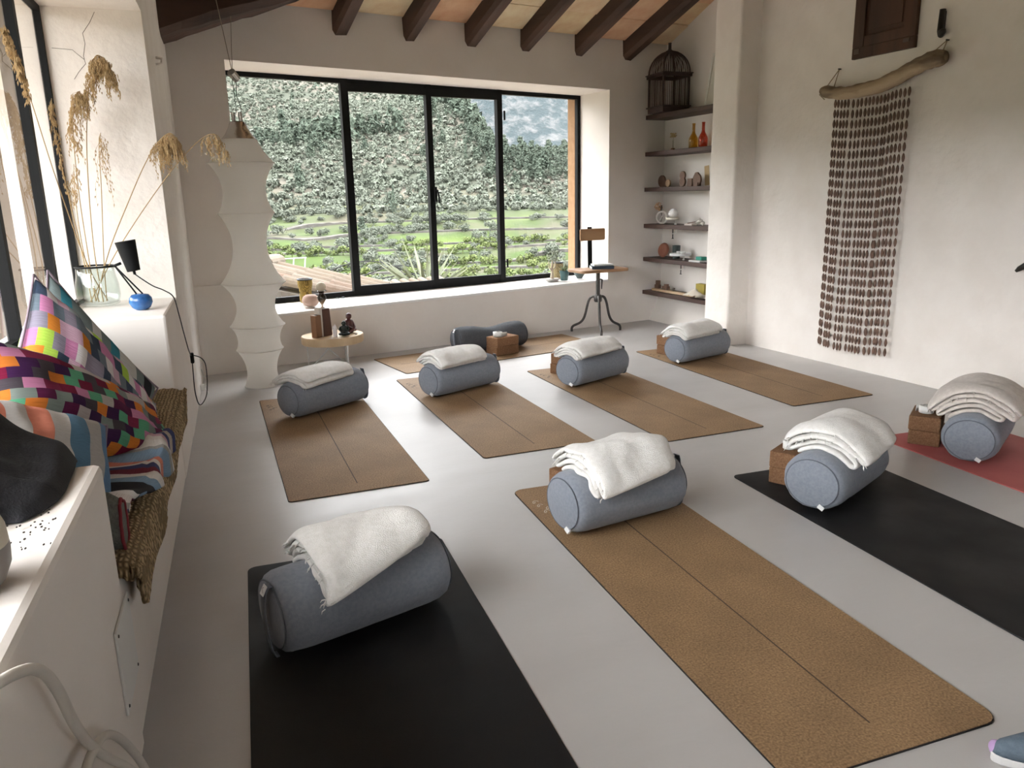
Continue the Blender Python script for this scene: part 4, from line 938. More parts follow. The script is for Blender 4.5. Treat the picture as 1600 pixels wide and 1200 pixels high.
# lowest shelf
t = sthing('wooden_board', 'long thin light wooden board on the lowest shelf', 'board', .42, .08, 5); MB().box((-.33, -.025, 0), (.30, .025, .022)).build('board_slab', WD2, t, bevel=.002)
t = sthing('toy_house', 'small reddish brick-like wooden block at the left of the lowest shelf', 'toy block', .13, .10, 5, .0228); MB().box((-.03, -.018, 0), (.03, .018, .035)).build('lower_block', WD1, t, bevel=.001); MB().box((-.016, -.016, .035), (.022, .016, .075)).build('upper_block', WD1, t, bevel=.001)
t = sthing('toy_cart', 'small brown wooden toy cart in the middle of the lowest shelf', 'toy', .29, .08, 5, .0228)
MB().box((-.04, -.018, .012), (.04, .018, .035)).build('cart_body', WD1, t); MB().box((-.012, -.014, .035), (.03, .014, .055)).build('cart_cab', WD1, t)
for x in (-.025, .025):
    m = MB(); m.lathe([(.011, -.004), (.011, .004), (0, .0045)], 14, T(x, .02, .0115) @ RX(PI / 2)); m.build('wheel', WD2, t)
t = sthing('toy_bird', 'tiny dark and white toy bird on the light wooden board', 'toy', .41, .08, 5, .0228); m = MB(); m.ico((0, 0, .012), (.02, .012, .012), 2); m.ico((.016, 0, .024), (.009, .008, .008), 2); m.build('bird_body', pm('toy_dark', (.1, .08, .06), .6), t, smooth=True)
t = sthing('yellow_box', 'mustard yellow box behind the cloth on the lowest shelf', 'box', .78, .13, 5); MB().box((-.06, -.03, 0), (.06, .03, .12)).build('box_body', pm('mustard_card', (.36, .28, .05), .7), t, bevel=.002)
t = sthing('linen_cloth', 'crumpled cream linen cloth hanging over the front of the lowest shelf', 'cloth', .80, .03, 5)
def clothfn(u, v):
    x = lerp(-.075, .11, u); w = lerp(-.06, .2, v)
    if w < .06: y, z = w, .02 + .06 * (1 - abs(w) / .07) * (1 - abs(2 * u - 1) ** 2)
    else: y, z = .06 - .012, .02 - (w - .06)
    n_ = noise.noise(Vector((u * 6, v * 5, 1))); n2 = noise.noise(Vector((u * 6, v * 5, 7)))
    zz = max(z, .004) if w < .05 else z * .5
    return (x + n2 * .022, y - .02 + .02 * abs(n_) + (.025 if w >= .05 else 0), zz + .035 * abs(n_))
m = MB(); m.grid(22, 22, clothfn); m.build('cloth_body', pm('cream_linen', (.60, .54, .45), .9), t, smooth=True, solid=.003, sub=1)

# ------------------------------------------------------------------ right wall
RA = Vector((4.856, 4.364, 0))
def RW(s, off=0, z=0): p = RA + RD * s - RN * off; return Vector((p.x, p.y, z))
RROT = math.atan2(RD.y, RD.x)     # local x along the wall towards the viewer, local y = out... RN side; -y points into the room
wh = thing('wall_hanging', 'driftwood wall hanging with a curtain of brown seed-pod strands on the right wall', 'wall hanging', RW(1.0, .06, 1.85), RROT)
def wl(s, off, z): return Vector((s - 1.0, -(off - .06), z - 1.85))
DRIFT = pm('grey_driftwood', (.13, .085, .05), .85, (.42, .32, .21), 11, 1.0, 30, stretch=(.22, 1, 1), detail=9, contrast=(.36, .56))
cv = arc_pts([wl(.615, .07, 1.905), wl(.68, .07, 1.885), wl(.80, .075, 1.862), wl(.95, .075, 1.862), wl(1.10, .075, 1.872), wl(1.23, .075, 1.905), wl(1.35, .075, 1.945), wl(1.46, .075, 1.97), wl(1.545, .075, 1.972)], 6)
rad = [interp(k / (len(cv) - 1), [0, .06, .3, .55, .8, .93, 1], [.022, .038, .042, .047, .046, .052, .034]) * (1 + .12 * noise.noise(Vector((k * .5, 3, 1)))) for k in range(len(cv))]
m = MB(); m.tube(cv, rad, 16); m.v = [tuple(Vector(p) + Vector((0, 1, 1)) * .006 * noise.noise(Vector(p) * 18)) for p in m.v]; m.build('driftwood', DRIFT, wh, smooth=True)
for (s_, zt, zb, dx) in ((.705, 2.03, 1.90, .06), (1.50, 2.075, 1.985, .07)):
    m = MB(); m.tube([wl(s_, .015, zt), wl(s_ - dx, .07, zb + .01), wl(s_ - dx - .005, .115, zb - .03), wl(s_ - dx, .07, zb - .06)], .003, 6); m.tube([wl(s_, .015, zt), wl(s_ - .015, .05, zb - .02)], .003, 6); m.build('rope_loop', pm('hemp_rope', (.26, .19, .11), .9), wh, smooth=True)
    m = MB(); m.tube([wl(s_, 0.002, zt), wl(s_, .025, zt)], .005, 8); m.build('nail', IRON, wh)
POD = pm('seed_pod_brown', (.115, .062, .042), .6, (.19, .11, .078), 20, .1, 60)
KNOT = pm('white_bead_thread', (.72, .68, .62), .8)
NB = 26; pitch = .0655
podm = MB(); kn = MB()
for k in range(NB):
    z = -pitch * k
    podm.lathe([(.001, z - .058), (.0065, z - .05), (.0098, z - .034), (.0098, z - .024), (.0062, z - .008), (.001, z)], 7)
    kn.lathe([(.0035, z - .0625), (.0035, z - .0565), (.001, z - .056)], 5)
kn.tube([(0, 0, .04), (0, 0, -pitch * NB + .01)], .0012, 4)
pme = podm.mesh('pods', POD, True); kme = kn.mesh('thread', KNOT)
rg = random.Random(12); NS = 20
for k in range(NS):
    f = k / (NS - 1); s_ = .728 + .575 * f + (-.007 if k < 5 else 0) + rg.uniform(-.002, .002)
    off = .045 + .007 * math.sin(f * 9) + rg.uniform(-.002, .002)
    zt = interp(f, [0, .3, .7, 1], [1.832, 1.818, 1.822, 1.845]) + rg.uniform(-.004, .004)
    o = link('pod_strand', pme, wh, wl(s_, off, zt), (rg.uniform(-.006, .006), rg.uniform(-.003, .003), rg.uniform(0, 6)))
    link('thread', kme, o)
t = thing('wooden_shutter', 'dark brown panelled wooden shutter high on the right wall', 'shutter', RW(1.05, .0, 2.07), RROT)
hw = .237
m = MB(); m.box((-hw, -.03, 0), (hw, -.002, .07)); m.box((-hw, -.03, .07), (-hw + .085, -.002, .95)); m.box((hw - .085, -.03, .07), (hw, -.002, .95)); m.box((-hw + .085, -.03, .80), (hw - .085, -.002, .95)); m.box((-hw + .085, -.026, .07), (hw - .085, -.002, .135)); m.build('shutter_frame', SHUTW, t, bevel=.004)
MB().box((-hw + .085, -.012, .135), (hw - .085, -.002, .80)).build('panel', SHUTW, t)
m = MB(); m.box((-hw + .11, -.02, .165), (hw - .11, -.012, .78)); m.build('raised_panel', SHUTW, t, bevel=.006)
m = MB(); m.box((-hw + .02, -.034, .03), (-hw + .06, -.03, .06)); m.build('hinge_plate', pm('dull_metal', (.10, .07, .055), .6), t)
m = MB(); m.box((hw - .08, -.034, .04), (hw - .035, -.03, .062)); m.build('hinge_plate', pm('dull_metal_plate', (.10, .07, .055), .6), t)
t = thing('wall_hook', 'dark curved wooden peg beside the shutter on the right wall', 'hook', RW(1.465, 0.0, 2.10), RROT)
m = MB(); m.tube([(-.012, -.02, .15), (-.012, -.022, .08), (-.006, -.03, .03), (.012, -.045, .008), (.03, -.055, .02), (.034, -.056, .034)], [.017, .018, .019, .02, .018, .012], 12); m.build('peg', pm('black_horn', (.012, .009, .008), .45), t, smooth=True)
m = MB(); m.box((-.022, -.012, .01), (.0, -.001, .14)); m.build('back_plate', BLACKM, t)
t = thing('wall_hook', 'dark bronze hook on the right wall at the picture edge', 'hook', RW(2.15, 0.0, .77), RROT)
m = MB(); m.tube([(.06, -.03, .09), (.02, -.04, .055), (-.03, -.05, .02), (-.045, -.055, .005)], [.022, .02, .015, .008], 10); m.build('hook_arm', pm('dark_bronze_hook', (.03, .028, .025), .4, metal=.4), t, smooth=True)
m = MB(); m.box((.03, -.02, .04), (.09, -.001, .13)); m.build('back_plate', BLACKM, t)

# ------------------------------------------------------------------ window seat: straw mat, cushions, textiles
STRAW = weavemat('woven_seagrass', (.20, .14, .07), (.60, .45, .26), 26, .9, 1.0)
def lthing(name, label, cat, s, d, z, group=None):
    p = lp(s, d, z); return thing(name, label, cat, p, LROT, group)
# in this frame local x = along the bench towards the viewer, local y = into the room
t = lthing('seagrass_mat', 'thick woven seagrass seat mat lying on the bench', 'seat mat', 3.2, -.2, .4055)
def strawfn(u, v):
    s = lerp(-.94, .89, u); 
    prof = [(-.21, .035), (.0, .04), (.16, .045), (.205, .04), (.228, .02), (.234, -.02), (.230, -.085)]
    k = v * (len(prof) - 1); i = min(int(k), len(prof) - 2); f = k - i
    y = lerp(prof[i][0], prof[i + 1][0], f); z = lerp(prof[i][1], prof[i + 1][1], f)
    w_ = .010 * noise.noise(Vector((s * 5, v * 2, 0))) + .004 * math.sin(s * 110) * math.sin(v * 60)
    if v > .6: z = lerp(.03, z - .022 * (1 + noise.noise(Vector((s * 3.2, 1, 2)))) * (v - .6) / .4, sstep(min(u, 1 - u), 0, .055) * .85 + .15); y += .010 * noise.noise(Vector((s * 4, 5, 1)))
    end = min(u, 1 - u)
    z -= .03 * math.exp(-end / .012) if v < .7 else 0
    return (s, y + (w_ if v > .6 else 0), max(z + w_, .004) if y < .19 else z + w_ * .5)
m = MB(); m.grid(150, 34, strawfn); m.build('weave', STRAW, t, smooth=True, solid=.012)
def cushion(label, A, e1, e2, thick, mat, seed=0, zmin=.456, n=26, pinch=.07):
    A, e1, e2 = Vector(A), Vector(e1), Vector(e2); nn = e1.cross(e2).normalized()
    t = lthing('cushion', label, 'cushion', A.x, A.y, zmin, 'patchwork cushions on the window seat')
    m = MB()
    def side(sg):
        def fn(u, v):
            a, b = 2 * u - 1, 2 * v - 1
            uu = .5 + a * .5 * (1 - pinch * (1 - b * b)) if True else u
            vv = .5 + b * .5 * (1 - pinch * (1 - a * a))
            h = thick * .5 * max(0, (1 - abs(a) ** 2.6)) ** .5 * max(0, (1 - abs(b) ** 2.6)) ** .5
            h *= 1 + .16 * noise.noise(Vector((u * 4, v * 4, seed)))
            h += .012 * noise.noise(Vector((u * 11, v * 3.5, seed + 5))) * (1 if 0 < u < 1 and 0 < v < 1 else 0)
            p = A + e1 * uu + e2 * vv + nn * (h * sg)
            p.y = max(p.y, -.415 + .01 * noise.noise(Vector((u * 3, v * 3, 2))))
            if p.z < zmin + .05: p.z = zmin + .05 * math.exp((p.z - zmin - .05) / .09)
            return (p.x - A.x, p.y - A.y, p.z - zmin)
        return fn
    m.grid(n, n, side(1), uv=True); m.grid(n, n, side(-1), uv=True)
    me = m.mesh('cushion_cover', mat, True, recalc=False)
    bm = bmesh.new(); bm.from_mesh(me); bmesh.ops.remove_doubles(bm, verts=bm.verts, dist=.0008); bmesh.ops.recalc_face_normals(bm, faces=bm.faces); bm.to_mesh(me); bm.free()
    o = link('cushion_cover', me, t); sb = o.modifiers.new('sub', 'SUBSURF'); sb.levels = 1; sb.render_levels = 1
    # piped edge
    ed = []
    F = side(0)
    for k in range(n): ed.append(F(k / (n - 1), 0))
    for k in range(1, n): ed.append(F(1, k / (n - 1)))
    for k in range(n - 2, -1, -1): ed.append(F(k / (n - 1), 1))
    for k in range(n - 2, -1, -1): ed.append(F(0, k / (n - 1)))
    mm = MB(); mm.tube(ed, .004, 6); mm.build('edge_seam', pm('cushion_seam', (.25, .2, .24), .9), t, smooth=True)
    return t
PINKP = [(.50, .20, .36), (.14, .18, .22), (.38, .58, .08), (.62, .22, .03), (.55, .36, .46), (.24, .22, .28), (.04, .06, .10), (.62, .60, .60), (.36, .14, .28), (.30, .34, .36)]
MARP = [(.16, .008, .035), (.045, .012, .06), (.10, .34, .20), (.20, .02, .06), (.5, .2, .34), (.06, .05, .06), (.42, .38, .36), (.20, .24, .22), (.58, .18, .03), (.09, .01, .05)]
TEALP = [(.04, .20, .26), (.02, .02, .025), (.5, .5, .48), (.16, .20, .2), (.45, .20, .14), (.3, .28, .27)]
BLUEP = [(.12, .22, .36), (.60, .58, .56), (.36, .32, .31), (.52, .50, .5), (.70, .25, .17), (.10, .20, .30), (.42, .40, .38)]
cushion('teal and black patchwork cushion wedged behind the big pink one', (2.55, -.36, 1.0), (-.03, .32, -.50), (.30, -.05, -.36), .13, patchmat('teal_patches', TEALP, 12, 4, 3), 3, n=20)
cushion('big pink, lime and orange patchwork cushion standing on its corner by the window', (2.86, -.34, 1.01), (-.10, .31, -.53), (.66, -.03, -.40), .22, patchmat('pink_patches', PINKP, 17, 9, 1, .5), 1, n=30)
cushion('maroon, purple and green patchwork cushion slumped in front of the pink one', (3.45, -.37, .90), (-.62, .34, -.42), (.30, .06, -.22), .22, patchmat('maroon_patches', MARP, 15, 9, 7, .5), 2, n=30)
cushion('long blue, grey dotted and coral striped cushion', (3.85, -.36, .84), (-.35, .28, -.22), (.25, .03, -.17), .15, patchmat('blue_patches', BLUEP, 8, 1, 4), 4, n=24)
STRP = [(.62, .58, .56), (.16, .03, .05), (.03, .03, .035), (.20, .30, .42), (.55, .35, .42), (.30, .30, .28), (.60, .22, .16), (.68, .66, .64), (.42, .36, .30), (.05, .06, .16)]
t = lthing('rag_rug', 'striped rag rug folded over the front of the seagrass mat', 'rug', 3.62, -.12, .447)
def rugfn(u, v):
    s = lerp(-.46, .47, u); w_ = lerp(-.20, lerp(.26, .10, sstep(u, .25, .8)), v)
    z = .035 + .03 * math.sin(PI * u) * (1 - v) + .025 * noise.noise(Vector((u * 4, v * 3, 3)))
    if w_ < .13: y = w_
    else: y = .13 + .025 * math.sin(min(1, (w_ - .13) / .06) * PI / 2); z -= max(0, w_ - .15) * .75
    fold = .018 * math.sin(u * 22 + v * 3) * v
    return (s + .02 * noise.noise(Vector((v * 4, u * 3, 5))) + .12 * v * (u - .55), y + fold * .6 + (.012 if v > .6 else 0), max(z, .006) + abs(fold) if w_ < .12 else z + abs(fold) * .4)
m = MB(); m.grid(70, 34, rugfn, uv=True); m.build('rug_cloth', patchmat('rag_stripes', STRP, 30, 1, 2), t, smooth=True, solid=.008)
t = lthing('rolled_textile', 'grey-green rolled textile with a red edge wedged between bench and white block', 'textile', 3.98, -.17, .452)
m = MB(); seg = 40; vs = []; fs = []; ys = [-.2 + .375 * k / 16 for k in range(17)]
for i_, y in enumerate(ys):
    for k in range(seg):
        a = 2 * PI * k / seg; r = .062 * (1 + .06 * math.cos(a * 9 + i_ * .2)) * (1 - .25 * (max(0, y - .13) / .05) ** 2); x = r * math.cos(a) * .9; z = .06 + r * math.sin(a) * 1.25
        vs.append((x + .015 * noise.noise(Vector((y * 6, a, 1))), y, max(z - .25 * max(0, y - .12), .001 if y < .14 else -.06)))
for i_ in range(16):
    for k in range(seg): fs.append((i_ * seg + k, i_ * seg + (k + 1) % seg, (i_ + 1) * seg + (k + 1) % seg, (i_ + 1) * seg + k))
fs += [tuple(range(seg)), tuple(16 * seg + k for k in range(seg))]
m.add(vs, fs); m.build('textile_roll', pm('grey_green_cloth', (.10, .105, .088), .95, (.15, .155, .135), 40, .5, 60, stretch=(.3, 3, 3)), t, smooth=True)
m = MB(); m.tube([vs[16 * seg + k] for k in list(range(seg)) + [0]], .004, 6, cap=False); m.build('red_edge', pm('red_piping', (.22, .02, .03), .9), t, smooth=True)
# black cloth on the near block
t = lthing('black_cloth', 'black garment heaped on the white block at the end of the bench', 'clothing', 4.2, -.22, .7005)
def blackfn(u, v):
    s = lerp(-.26, .37, u); d = lerp(-.195, .195, v); d = -.02 + (d + .02) * (1 - .25 * abs(2 * u - 1) ** 3) - .02 * (1 - u)
    rr = math.exp(-((s - .0) / .24) ** 2 - ((d + .05) / .16) ** 2)
    z = .012 + .17 * rr + .06 * noise.noise(Vector((s * 6, d * 7, 2))) * (rr ** .5) + .030 * (1 - abs(math.sin(d * 17 + s * 7 + 2 * noise.noise(Vector((s * 4, d * 4, 6)))))) * rr ** .6 + .016 * noise.noise(Vector((s * 16, d * 16, 4))) * rr ** .5
    edge = min(u, 1 - u, v, 1 - v)
    z *= min(1, edge / .06 + .1)
    s2 = s + .05 * noise.noise(Vector((v * 4, 1, 3))) * (1 if u > .7 else .3) - .25 * max(0, v - .45) * (u > .5) * (u - .5) * 2
    if s < -.085: z = max(z - (-.085 - s) * .30, -.02)     # slides off the block onto the cushions
    return (s2, d, max(z, .003) if s > -.08 else z)
m = MB(); m.grid(60, 44, blackfn); m.build('cloth_heap', pm('black_cotton', (.006, .0065, .009), .85, (.012, .012, .016), 20, .3, 200), t, smooth=True, solid=.005, sub=1)
t = lthing('ceramic_jar', 'cream and grey ceramic jar on the white block at the left edge', 'jar', 4.68, -.10, .7045)
m = MB(); m.lathe([(.045, 0), (.058, .006), (.068, .03), (.07, .055), (.069, .062)], 32); m.build('jar_base', pm('grey_ceramic', (.28, .25, .23), .4), t, auto=True)
m = MB(); m.lathe([(.0695, .062), (.068, .085), (.058, .115), (.04, .135), (.0, .142)], 32); m.build('jar_top', pm('cream_ceramic', (.66, .60, .48), .35), t, auto=True)
m = MB(); rgc = random.Random(17)
for k in range(34):
    c = (rgc.uniform(-.06, .12), rgc.gauss(0, .022), .0022); m.ico(c, (rgc.uniform(.001, .0045), rgc.uniform(.0008, .0022), .0014), 1, .4, 3)
o = m.build('crumbs', pm('dark_crumb', (.03, .024, .02), .9)); o.matrix_world = LM @ T(4.45, -.05, .7045); tag(o, 'dark crumbs scattered on the white block beside the black garment', 'crumbs', kind='stuff')
t = thing('access_panel', 'white screwed access panel low on the bench wall', 'wall panel', lp(4.19, .0045, .28), LROT)
m = MB(); m.box((-.10, 0, -.095), (.09, .006, .10)); m.build('panel_plate', WHITEPL, t, bevel=.002)
for x in (-.085, .075):
    for z in (-.08, .085): m = MB(); m.lathe([(.004, 0), (.003, .002), (0, .0022)], 10, T(x, .006, z) @ RX(-PI / 2)); m.build('screw', IRON, t)
t = thing('white_cable', 'thick white electric cable hanging over the near block to the floor', 'cable', lp(4.8, .03, 0), LROT)
m = MB(); m.tube(arc_pts([(x - 4.8, y - .03, z) for x, y, z in [(5.4, -.30, .712), (5.15, -.12, .712), (5.0, .0, .716), (4.93, .03, .70), (4.87, .035, .66), (4.82, .035, .60), (4.77, .035, .51), (4.70, .035, .42), (4.60, .035, .32), (4.52, .04, .24), (4.45, .05, .15), (4.42, .06, .06), (4.45, .08, .009), (4.7, .12, .009)]], 6), .0075, 10)
m.tube(arc_pts([(x - 4.8, y - .03, z) for x, y, z in [(4.95, .05, .25), (4.90, .04, .36), (4.78, .035, .42), (4.66, .035, .40), (4.55, .035, .33), (4.46, .045, .22), (4.42, .06, .12)]], 6), .0075, 10); m.build('cable_run', pm('cream_cable', (.62, .58, .52), .5), t, smooth=True)

# desk lamp with blue glass ball
t = lthing('desk_lamp', 'small desk lamp with black cone shade and blue glass ball base on the ledge', 'lamp', 2.0, -.118, .7635)
m = MB(); m.lathe([(.0, 0), (.024, .0), (.04, .012), (.0505, .035), (.048, .055), (.036, .07), (.02, .074), (0, .0745)], 32); b_ = m.build('glass_ball', pm('blue_glass', (.025, .10, .30), .1, (.05, .19, .46), 25, trans=.2), t, smooth=True)
for dx in (-.012, .014):
    m = MB(); m.tube([(0, dx, .07), (0, -.088, .205)], .0035, 8); m.build('arm_rod', BLACKM, t, smooth=True)
m = MB(); m.tube([(0, -.092, .203), (0, -.06, .215)], .0065, 10); m.build('joint', BLACKM, t, smooth=True)
ax0 = Vector((0, -.032, .312)); ax1 = Vector((0, -.012, .178)); q_ = (ax1 - ax0).to_track_quat('Z', 'Y').to_matrix().to_4x4(); Lc = (ax1 - ax0).length
m = MB(); m.lathe([(.042, 0), (.0435, .001), (.028, Lc), (.0, Lc + .001), (.0, Lc - .003), (.026, Lc - .004)], 30, Matrix.Translation(ax0) @ q_); m.build('shade', BLACKM, t, auto=True)
m = MB(); m.tube([ax1, ax1 + (ax1 - ax0).normalized() * .016], .006, 8); m.build('cord_grip', BLACKM, t)
P = lambda s, d, z: (s - 2.0, d + .118, z - .7635)
m = MB(); m.tube(arc_pts([ax1 + (ax1 - ax0).normalized() * .015, P(1.99, -.10, .90), P(1.97, -.06, .865), P(1.94, -.02, .84), P(1.88, .012, .80), P(1.72, .014, .70), P(1.55, .014, .58), P(1.36, .014, .455), P(1.22, .014, .39)], 6), .003, 6)
m.tube(arc_pts([P(1.2, .016, .345), P(1.2, .014, .298), P(1.2, .012, .165), P(1.2, .03, .092), P(1.2, .073, .155), P(1.2, .086, .307), P(1.2, .068, .365), P(1.2, .02, .388), P(1.2, .016, .372)], 6), .003, 6); m.build('cord', pm('black_cord', (.012, .012, .012), .5), t, smooth=True)
m = MB(); c = P(1.2, .016, .372); m.box((c[0] - .016, c[1] - .008, c[2] - .03), (c[0] + .016, c[1] + .012, c[2] + .03)); m.build('inline_switch', BLACKM, t, bevel=.006)
t = thing('wall_plug', 'white plug and short wire near the floor in the left corner', 'plug', lp(.50, .0, .0), LROT)
m = MB(); m.box((-.02, .002, .02), (.02, .03, .06)); m.build('plug_body', WHITEPL, t, bevel=.004)
m = MB(); m.tube(arc_pts([(0, .03, .05), (.01, .045, .09), (.0, .03, .12), (-.01, .02, .16)], 5), .004, 6); m.tube(arc_pts([(0, .03, .03), (.03, .05, .004), (.06, .04, .004)], 4), .003, 6); m.build('wire', WHITEPL, t, smooth=True)
m = MB(); p = lp(.98, 0, 2.0)
t = thing('wall_bracket', 'small white iron bracket on the left wall near the girder', 'bracket', lp(.95, 0, 1.985), LROT)
m = MB(); m.tube([(-.03, .0, .04), (-.03, .03, .035), (.03, .03, .0), (.03, 0, -.005)], .006, 8); m.build('bracket_bar', PLASTER, t, smooth=True)

# glass jar with dried oat stalks
v = lthing('glass_jar', 'large clear glass jar with black rim holding dried oat stalks on the ledge', 'jar', 1.75, -.325, .7635)
GL = glassmat('jar_glass', (.90, .93, .92), .01, 1.45)
m = MB(); m.lathe([(.0, .004), (.07, .004), (.088, .012), (.096, .05), (.094, .10), (.085, .15), (.082, .186), (.079, .186), (.082, .15), (.0905, .10), (.092, .05), (.083, .018), (.065, .012), (0, .012)], 40); m.build('glass_body', GL, v, smooth=True)
m = MB(); m.tube([(.084 * math.cos(a), .084 * math.sin(a), .188) for a in [2 * PI * k / 40 for k in range(41)]], .0045, 8, cap=False); m.build('rim', BLACKM, v, smooth=True)
STEMM = pm('dry_straw_stem', (.42, .29, .14), .8); SEED = pm('dry_oat_husk', (.36, .235, .105), .85, (.52, .37, .19), 40)
def stalk(label, pts, head0, nb, spread, seed, droop=1.0, dens=4):
    "pts in bench coordinates; the head starts at the fraction head0 of the stem"
    rg = random.Random(seed); b0 = Vector(pts[0])
    t = lthing('dried_oat_stalk', label, 'dried grass', b0.x, b0.y, b0.z, 'dried oat stalks in the jar')
    cv = arc_pts([Vector(p) - b0 for p in pts], 8); n = len(cv)
    m = MB(); m.tube(cv, [lerp(.0028, .0011, k / n) for k in range(n)], 6); m.build('stem', STEMM, t, smooth=True)
    m = MB()
    for k in range(nb):
        f = lerp(head0, 1, (k + rg.random()) / nb); i = min(int(f * (n - 1)), n - 2); p = cv[i].lerp(cv[i + 1], f * (n - 1) - i)
        a = rg.uniform(0, 2 * PI); ln = spread * rg.uniform(.4, 1.0)
        tip = p + Vector((math.cos(a) * ln * .7, math.sin(a) * ln * .45, -ln * droop * rg.uniform(.4, 1.3)))
        mid = p.lerp(tip, .5) + Vector((math.cos(a), math.sin(a) * .6, .35)) * ln * .25
        m.tube([p, mid, tip], .0006, 3, cap=False)
        for j in range(dens):
            g = lerp(.4, 1.0, j / max(1, dens - 1)); c = p.lerp(mid, min(1, g * 2)) if g < .5 else mid.lerp(tip, (g - .5) * 2)
            dv = Vector((rg.uniform(-.35, .35), rg.uniform(-.35, .35), -1)).normalized(); L_ = rg.uniform(.013, .023); w_ = rg.uniform(.0022, .0036)
            q = c + Vector((rg.uniform(-.006, .006), rg.uniform(-.006, .006), 0))
            u1 = dv.orthogonal().normalized(); u2 = dv.cross(u1); mdl = q + dv * L_ * .4
            m.add([q, mdl + u1 * w_, mdl + u2 * w_, mdl - u1 * w_, mdl - u2 * w_, q + dv * L_], [(0, 2, 1), (0, 3, 2), (0, 4, 3), (0, 1, 4), (5, 1, 2), (5, 2, 3), (5, 3, 4), (5, 4, 1)])
    o = m.build('seed_head', SEED, t, recalc=False); o['kind'] = 'stuff'
B0 = (1.75, -.325, .785)
def bs(dx, dy): return (B0[0] + dx, B0[1] + dy, B0[2])
stalk('dried oat stalk leaning far left across the window', [bs(-.03, .03), (1.80, -.345, .96), (2.05, -.37, 1.32), (2.28, -.375, 1.62), (2.42, -.378, 1.78), (2.52, -.378, 1.86)], .62, 70, .035, 1, .9, 6)
stalk('dried oat stalk with narrow upright head against the window frame', [bs(.02, -.03), (1.80, -.36, 1.0), (1.92, -.365, 1.35), (1.98, -.365, 1.58), (1.97, -.36, 1.68)], .45, 42, .03, 2, 1.1, 5)
stalk('tallest dried oat stalk with heavy head drooping to the right', [bs(.03, .02), (1.76, -.315, 1.05), (1.75, -.29, 1.45), (1.74, -.25, 1.72), (1.74, -.205, 1.88), (1.74, -.165, 1.88), (1.74, -.14, 1.80)], .50, 190, .075, 3, 1.2, 7)
stalk('dried oat stalk with ragged head below the tallest one', [bs(-.02, -.02), (1.75, -.345, 1.0), (1.75, -.345, 1.3), (1.75, -.33, 1.58), (1.74, -.30, 1.72), (1.74, -.28, 1.74)], .55, 110, .075, 4, 1.2, 6)
stalk('straight dried oat stalk with sparse hanging spikelets', [bs(.0, .03), (1.75, -.28, 1.0), (1.75, -.25, 1.3), (1.74, -.235, 1.5), (1.74, -.22, 1.56)], .6, 24, .09, 5, 1.6, 4)
stalk('dried oat stalk arching right with a full hanging head', [bs(-.03, -.02), (1.75, -.25, 1.03), (1.75, -.13, 1.27), (1.74, -.05, 1.42), (1.74, .02, 1.52), (1.74, .075, 1.56), (1.74, .10, 1.53)], .62, 170, .085, 6, 1.5, 7)
stalk('thin dried oat stalk reaching over towards the hanging lamp', [bs(.0, -.04), (1.75, -.22, 1.02), (1.75, -.05, 1.25), (1.74, .10, 1.43), (1.74, .22, 1.54), (1.74, .285, 1.55), (1.74, .315, 1.47)], .66, 60, .065, 7, 1.4, 4)
stalk('short dried stalk with a loose head low in the bunch', [bs(.02, .0), (1.76, -.36, 1.0), (1.77, -.36, 1.25), (1.77, -.345, 1.42)], .7, 20, .05, 8, 1.4, 4)

# shoe at the lower right corner
sh = thing('sneaker', 'blue-grey sneaker with lilac toe and white sole at the lower right corner', 'shoe', (1.635, .725, 0), R_(-38))
def shoefn(z0, z1, grow=0):
    out = []
    for k in range(28):
        a = 2 * PI * k / 28; x = .13 + .135 * math.cos(a); y = .042 * math.sin(a) * (1 + .18 * math.cos(a * 1)) 
        out.append((x, y))
    return out
m = MB(); m.prism(shoefn(0, 0), 0.0005, .022); m.build('sole', pm('white_rubber_sole', (.70, .69, .68), .6), sh, bevel=.004)
m = MB(); ps = shoefn(0, 0); vs = []; fs = []
lev = [(.022, .97, 0), (.045, .95, .003), (.06, .80, .02), (.075, .62, .05), (.09, .52, .07)]
for (z, sc_, sx) in lev:
    for (x, y) in ps: vs.append((.13 + (x - .13) * sc_ + sx, y * (sc_ ** .6), z + (.012 * (x / .26) if z > .05 else 0)))
n = len(ps)
for i in range(len(lev) - 1):
    for k in range(n): fs.append((i * n + k, i * n + (k + 1) % n, (i + 1) * n + (k + 1) % n, (i + 1) * n + k))
m.add(vs, fs); m.build('upper', pm('blue_grey_knit', (.10, .14, .18), .8, (.13, .17, .21), 80, .3, 300), sh, smooth=True, solid=.003)
m = MB(); m.prism([(x * .55 + .10, y * .6) for x, y in ps], .075, .082); m.build('lining', pm('dark_lining', (.02, .02, .03), .9), sh)
m = MB(); m.ico((.012, .012, .022), (.016, .022, .018), 2); m.build('toe_cap', pm('lilac_rubber', (.48, .32, .56), .6), sh, smooth=True)

